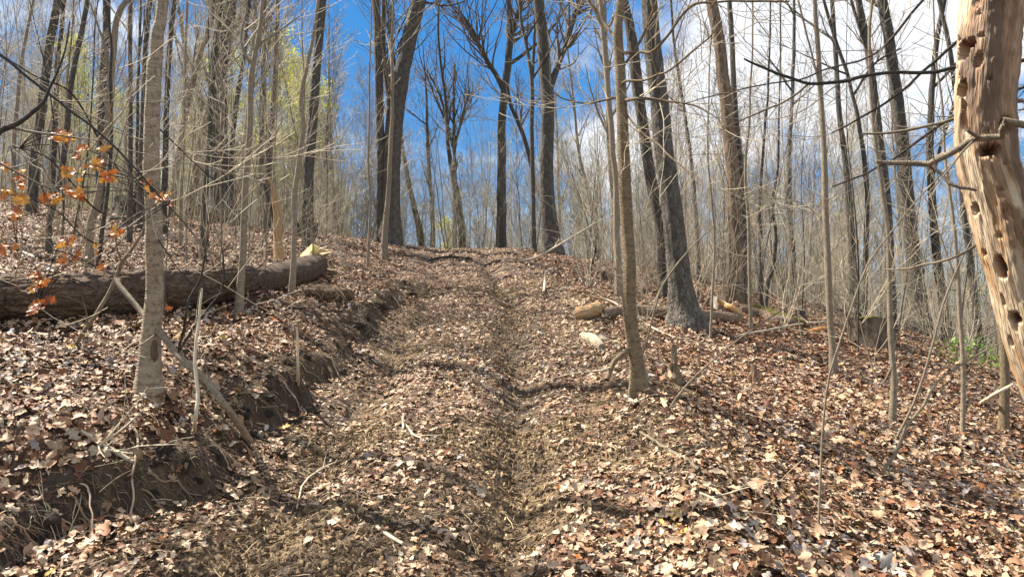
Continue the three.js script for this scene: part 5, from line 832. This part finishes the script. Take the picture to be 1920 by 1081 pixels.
// ------------------------------------------------------------------ saplings, thicket and the woods beyond the crest
function protoTree(seed, H, r0, o) {
  const R = RNG(seed), n = Math.max(6, Math.round(H / 0.45)), P = [[0, -0.3, 0]], Q = [r0 * 1.25]; let p = [0, 0, 0], dir = [(R() - 0.5) * 0.25 * (o.lean ?? 1), 1, (R() - 0.5) * 0.25 * (o.lean ?? 1)];
  for (let i = 0; i <= n; i++) { P.push(p); Q.push(Math.max(o.rmin * 1.2, r0 * (1 - 0.86 * Math.pow(i / n, 0.9)))); dir = [dir[0] * 0.96 + (R() - 0.5) * (o.wob0 ?? 0.16), 1, dir[2] * 0.96 + (R() - 0.5) * (o.wob0 ?? 0.16)]; const l = Math.hypot(...dir); p = [0, 1, 2].map(j => p[j] + dir[j] / l * H / n); }
  const tr = new GB(), tw = new GB(), tips = [];
  const [SP_, SQ] = smoothPath(P, Q, o.step ?? 0.3);
  tr.tube(SP_, SQ, o.sides ?? 6, { tile: 0.4 });
  for (let k = 0; k < o.n; k++) {
    const t = lerp(o.from ?? 0.2, 0.99, (k + R()) / o.n), f = 1 + t * n, i = Math.min(P.length - 2, Math.floor(f)), a = [0, 1, 2].map(j => lerp(P[i][j], P[i + 1][j], f - i)), td = [0, 1, 2].map(j => P[i + 1][j] - P[i][j]), l = Math.hypot(...td), s = perp(td.map(v => v / l), R), an = (o.ang ?? 0.8) * (0.6 + 0.7 * R());
    grow((lev, bp, bq) => { (lev === 0 && bq[0] > 0.016 ? tr : tw).tube(bp, bq, bq[0] > 0.012 ? 5 : 3, { tile: 0.4 }); tips.push(bp[bp.length - 1], bp[bp.length >> 1]); }, a, [0, 1, 2].map(j => td[j] / l * Math.cos(an) + s[j] * Math.sin(an)), (o.len ?? 1) * (0.5 + 0.8 * R()) * (1.15 - 0.65 * t), Math.max(o.rmin, Q[i] * 0.5), 0, R, { rmin: o.rmin, max: o.max ?? 2, kids: o.kids ?? [4, 3], seg: o.seg ?? 0.22, wob: 0.28, up: o.up ?? 0.09 });
  }
  return { trunk: tr.geo(), twigs: tw.geo(), tips };
}
const marks = trees.filter(o => o.t.name.startsWith('bare_tree') && o.org[2] < -3).map(o => ({ px: project(o.org[0], o.org[1] + 1.5, o.org[2])[0], d: o.d, say: o.t.userData.label.split(/ (?:standing|leaning(?= (?:just|right))|between|with|in|on|behind|right|left|rising|close|half|just|joined|forking|among|toward|at|low|beyond|directly|second|from|bending)[ ,]| just /)[0].replace(/,$/, '') })).filter(m => m.px > 0 && m.px < 1920);
const seen = {};
function nearWhat(x, d) {                                    // words that place a thing beside the trunk it stands closest to
  const px = project(x, height(x, d, false) + 1.5, -d)[0], m = marks.reduce((a, b) => Math.abs(b.px - px) + Math.abs(b.d - d) * 12 < Math.abs(a.px - px) + Math.abs(a.d - d) * 12 ? b : a), gap = m.px - px;
  const far = Math.abs(gap) > 45 ? 'well ' : Math.abs(gap) > 14 ? 'just ' : '';
  const say = m.say.split(' ').slice(0, 4).join(' ');
  return far ? `${far}${gap > 0 ? 'left' : 'right'} of the ${say}${d > m.d + 4 ? ', beyond' : d < m.d - 3 ? ', nearer' : ''}` : `${d > m.d ? 'behind' : 'in front of'} the ${say}`;
}
const free = (x, d, m = 0.5) => { const t = trailT(x, d); return d > 23 || t < leftFoot(d) - m || t > rightEdge(d) + m; };
{
  const R = RNG(2024);
  const saplings = [0, 1, 2, 3, 4, 5, 6, 7].map(k => protoTree(500 + k, 4.5 + 0.5 * k, 0.0068 + 0.0019 * k, { n: 17 + k, rmin: 0.0028, len: 1.1, max: 1, kids: [5], from: 0.25, seg: 0.25, sides: 6 }));
  const mats = [M.tan, M.tan, M.brown, M.dark];
  const bases = {};
  function sapling(k, x, d, kind, group, s = 1) {
    const m = (k * 3 + Math.floor(R() * 4)) % 4, label = `${k > 4 ? 'taller' : k > 1 ? 'slender' : 'short'} ${['tan', 'light', 'brown', 'dark'][m]} ${kind} ${nearWhat(x, d)}`, key = k + '_' + m; let o = bases[key];
    if (!o) { o = bases[key] = new THREE.Group(); o.name = 'bare_sapling'; part('trunk', saplings[k].trunk, mats[m], o); part('twigs', saplings[k].twigs, m === 3 ? M.twigDark : R() < 0.5 ? M.twig : M.twigPale, o, 'stuff'); }
    const c = o.clone(); c.name = numbered('bare_sapling'); c.userData = { label, category: 'sapling', group };
    c.position.set(x, height(x, d, false), -d); c.rotation.set((R() - 0.5) * 0.16, R() * 6.283, (R() - 0.5) * 0.16); c.scale.set(s, s * (0.85 + 0.4 * R()), s); scene.add(c);
  }
  let n = 0;
  while (n < 42) { const d = 7.5 + 12 * R(), x = -(0.16 + 0.62 * R()) * d; if (!free(x, d, 0.7)) continue; sapling(Math.floor(R() * 6), x, d, 'left slope sapling', 'saplings on the left slope'); n++; }
  n = 0;
  while (n < 78) { const d = 6 + 14 * Math.sqrt(R()), x = (0.12 + 0.66 * R()) * d; if (!free(x, d, 0.6)) continue; sapling(Math.floor(R() * 5), x, d, 'right slope sapling', 'saplings on the right slope', 0.8); n++; }
  n = 0;
  while (n < 165) { const d = 20 + 10 * R(), x = (R() * 2 - 1) * 0.8 * d; if (!free(x, d, 0.6)) continue; sapling(Math.floor(R() * 8), x, d, 'thicket stem', 'thicket saplings along the skyline', 1.05 - 0.28 * Math.exp(-Math.pow((x / d + 0.09) / 0.17, 2))); n++; }
  // low brush on the right slope and by the crest: arching stems from one foot
  const brush = [0, 1, 2, 3].map(k => { const g = new GB(), q = RNG(800 + k); for (let i = 0; i < 9; i++) { const a = q() * 6.28; grow((lev, p, r) => g.tube(p, r, 3), [(q() - 0.5) * 0.2, -0.05, (q() - 0.5) * 0.2], [Math.cos(a) * 0.4, 1, Math.sin(a) * 0.4].map(v => v / 1.08), 1.0 + 1.5 * q(), 0.006, 0, q, { rmin: 0.0022, max: 1, kids: [5], seg: 0.14, wob: 0.3, up: 0.02 }); } return g.geo(); });
  const bb = [];
  for (let i = 0; i < 120; i++) {
    const d = 6.5 + 14 * Math.sqrt(R()), x = (R() < 0.28 ? -(0.2 + 0.5 * R()) : 0.10 + 0.68 * R()) * d; if (!free(x, d, 0.5)) continue;
    const right = x > 0, k = i % 4, mt = [M.twig, M.twigPale, M.twig, M.twigDark][Math.floor(R() * 4)], t = thing('bare_shrub', `low tangle of ${mt === M.twigPale ? 'pale' : mt === M.twigDark ? 'dark' : 'tan'} arching stems ${nearWhat(x, d)}`, 'shrub', [x, height(x, d, false), -d], `bare shrubs ${right ? 'right' : 'left'} of the trail`);
    part('stems', brush[k], mt, t, 'stuff'); t.rotation.y = R() * 6.28; t.scale.setScalar(0.5 + 0.75 * R());
  }
  // taller trees standing among and beyond the thicket
  const tall = [0, 1, 2, 3, 4].map(k => protoTree(900 + k, 14 + 1.5 * k, 0.10 + 0.022 * k, { n: 20, rmin: 0.0075, len: 3.4, max: 2, kids: [7, 4], from: 0.3, seg: 0.4, sides: 9, step: 0.5, wob0: 0.1, ang: 0.62, up: 0.12, lean: 0.6 }));
  const tb = tall.map((p, k) => { const o = new THREE.Group(); o.name = 'bare_tree'; part('trunk', p.trunk, k % 2 ? M.oak : M.tan, o); part('twigs', p.twigs, k % 2 ? M.twigDark : M.twig, o, 'stuff'); return o; });
  n = 0;
  while (n < 40) {
    const d = 24 + 26 * R(), px = 40 + 1840 * R(); if (px > 620 && px < 1120 && R() < 0.7) continue;
    const [a] = ray(px, 500), x = a * d, c = tb[Math.floor(R() * 5)].clone(); c.name = numbered('bare_tree');
    c.userData = { label: `tall far tree beyond the crest, ${nearWhat(x, d)}`, category: 'tree', group: 'tall trees beyond the crest' };
    c.position.set(x, height(x, d, false), -d); c.rotation.set((R() - 0.5) * 0.1, R() * 6.28, (R() - 0.5) * 0.1); const s = 0.75 + 0.4 * R(); c.scale.set(s, s, s); scene.add(c); n++;
  }
  // the mass of woods farther off, which no one could count
  const woods = new THREE.Group(); woods.name = 'distant_woods'; woods.userData = { kind: 'stuff', label: 'dense distant bare woods filling the skyline behind the trees' }; scene.add(woods);
  const far = [0, 1, 2, 3, 4, 5, 6].map(k => { const p = protoTree(700 + k, k < 5 ? 5 + k : 12 + (k - 5) * 3, k < 5 ? 0.016 + 0.0045 * k : 0.08, { n: k < 5 ? 22 : 26, rmin: k < 5 ? 0.0042 : 0.007, len: k < 5 ? 1.5 : 3.4, max: 2, kids: k < 5 ? [4, 2] : [7, 4], from: k < 5 ? 0.08 : 0.25, seg: 0.35, sides: 5, step: 0.6, up: 0.1, ang: 0.7 }); return mergeGeometries([p.trunk, p.twigs]); });
  const wm = std({ roughness: 0.9 }), col = new THREE.Color(), lists = far.map(() => []);
  for (let i = 0; i < 2200; i++) {
    const near = i < 950, d = near ? 23 + 19 * R() : 38 + 50 * R(), u = (R() * 2 - 1) * 0.86, x = u * d, gap = Math.exp(-Math.pow((u + 0.09) / 0.17, 2)), k = near ? Math.floor(R() * 5) : Math.floor(R() * 7); if (k > 4 && R() < 0.4) continue; if (Math.abs(u) > 0.3 && R() < 0.22) continue;
    const s = (0.62 + 0.5 * R()) * (1 - 0.26 * gap); q1.setFromEuler(new THREE.Euler((R() - 0.5) * 0.2, R() * 6.28, (R() - 0.5) * 0.2)); vP.set(x, height(x, d, false) - 0.1, -d); vS.set(s, s, s);
    const b = 0.75 + 0.5 * R(), tone = R() < 0.3 ? [0.15, 0.13, 0.105] : R() < 0.55 ? [0.46, 0.41, 0.29] : [0.33, 0.295, 0.225];
    lists[k].push([mA.compose(vP, q1, vS).toArray(), tone.map(v => v * b)]);
  }
  lists.forEach((l, k) => { const im = new THREE.InstancedMesh(far[k], wm, l.length); im.name = 'far_trees'; im.userData = { kind: 'stuff' }; im.castShadow = im.receiveShadow = true; l.forEach(([m, c], i) => { im.setMatrixAt(i, mA.fromArray(m)); im.setColorAt(i, col.setRGB(...c)); }); woods.add(im); });
  // trees just breaking into yellow green leaf
  const lf = leafGeo('beech', 77, 3), bud = [0, 1].map(k => {
    const p = protoTree(950 + k, 13 + k, 0.11, { n: 26, rmin: 0.008, len: 3.4, max: 2, kids: [6, 4], from: 0.15, seg: 0.45, sides: 7, step: 0.6, ang: 0.8, up: 0.06 }), q = RNG(55 + k), gs = [];
    for (let i = 0; i < 7000; i++) { const t = p.tips[Math.floor(q() * p.tips.length)], g = lf.clone(); g.applyMatrix4(mA.compose(vP.set(t[0] + (q() - 0.5) * 0.9, t[1] + (q() - 0.5) * 0.7, t[2] + (q() - 0.5) * 0.9), q1.set(q() - 0.5, q() - 0.5, q() - 0.5, q() - 0.5).normalize(), vS.setScalar(0.11 + 0.12 * q()))); gs.push(g); }
    const o = new THREE.Group(); o.name = 'budding_tree'; part('trunk', p.trunk, M.tan, o); part('twigs', p.twigs, M.twig, o, 'stuff');
    part('leaves', mergeGeometries(gs), new THREE.MeshPhysicalMaterial({ color: new THREE.Color(0.62, 0.64, 0.13), roughness: 0.8, side: THREE.DoubleSide, transmission: 0.5, thickness: 0 }), o, 'stuff'); return o;
  });
  [[505, 40, 1.0, 'yellow green budding tree between the tan sapling and the dark straight trunk'], [560, 44, 0.95, 'yellow green budding tree seen behind the thin pale birch'], [450, 46, 1.05, 'yellow green budding tree behind the big mossy oak'], [128, 44, 0.95, 'yellow green budding tree far left behind the orange leaves'], [160, 52, 1.0, 'yellow green budding tree farther left, behind the crooked sapling'], [345, 50, 0.85, 'pale green budding tree right of the blotched young tree'], [640, 62, 0.8, 'faint green budding tree low beside the skyline twin trunks'], [840, 70, 0.75, 'faint green budding tree at the end of the trail'], [1300, 55, 0.62, 'low yellow green budding tree behind the large leaning oak'], [1460, 40, 0.4, 'small yellow green budding tree in the thicket beyond the split log'], [1560, 60, 0.6, 'low green budding tree far behind the thin pale sapling']].forEach(([px, d, s, label], i) => {
    const x = ray(px, 500)[0] * d, c = bud[i % 2].clone(); c.name = numbered('budding_tree'); c.userData = { label, category: 'tree', group: 'budding trees beyond the crest' };
    c.position.set(x, height(x, d, false), -d); c.rotation.y = i * 1.3; c.scale.setScalar(s); scene.add(c);
  });
  // dead oak leaves clinging high in the forked oak, and a green bush and seedlings on the right slope
  const gm = [[0.20, 0.34, 0.04], [0.13, 0.25, 0.03]].map(c => new THREE.MeshPhysicalMaterial({ color: new THREE.Color(...c), roughness: 0.7, side: THREE.DoubleSide, transmission: 0.4, thickness: 0 }));
  const bunch = (label, name, px, py, count, spread, up, size, mat, d) => {
    const h = d ? at(px, py, d) : hit(px, py), gs = [], q = RNG(px), g0 = leafGeo('beech', 31, 5);
    for (let i = 0; i < count; i++) { const g = g0.clone(); g.applyMatrix4(mA.compose(vP.set((q() + q() - 1) * spread, up * (0.1 + q()), (q() + q() - 1) * spread), q1.set(q() - 0.5, q() - 0.5, q() - 0.5, q() - 0.5).normalize(), vS.setScalar(size * (0.6 + 0.8 * q())))); gs.push(g); }
    const t = thing(name, label, 'plant', h), st = new GB(); for (let i = 0; i < 7; i++) st.tube([[0, -0.03, 0], [(q() - 0.5) * spread * 0.6, up * 0.5, (q() - 0.5) * spread * 0.6], [(q() - 0.5) * spread * 1.4, up * 1.05, (q() - 0.5) * spread * 1.4]], [0.003, 0.0025, 0.0014], 4);
    part('stems', st.geo(), M.twig, t, 'stuff'); part('leaves', mergeGeometries(gs), mat, t, 'stuff');
  };
  bunch('low green leafy bush beyond the thin grey sapling on the right slope', 'green_shrub', 1850, 690, 150, 0.45, 0.35, 0.05, gm[0], 8.6);
  bunch('green sprig right of the broad mossy stump', 'green_shrub', 1790, 668, 70, 0.35, 0.2, 0.045, gm[0], 9);
  bunch('small taller green bush behind the torn snag', 'green_shrub', 1838, 600, 120, 0.5, 0.9, 0.045, gm[1], 11);
  bunch('tiny bright green seedling on the leaves left of the blotched young tree', 'seedling', 190, 706, 9, 0.035, 0.02, 0.03, gm[0]);
  bunch('tiny green seedling by the pale stick low on the right slope', 'seedling', 1528, 726, 10, 0.05, 0.03, 0.035, gm[0]);
  bunch('small green tuft below the bent sapling on the right slope', 'seedling', 1636, 756, 12, 0.06, 0.03, 0.03, gm[1]);
  bunch('green tuft at the lower right corner of the slope', 'seedling', 1905, 1000, 9, 0.04, 0.03, 0.03, gm[0]);
}
renderer.render(scene, camera);
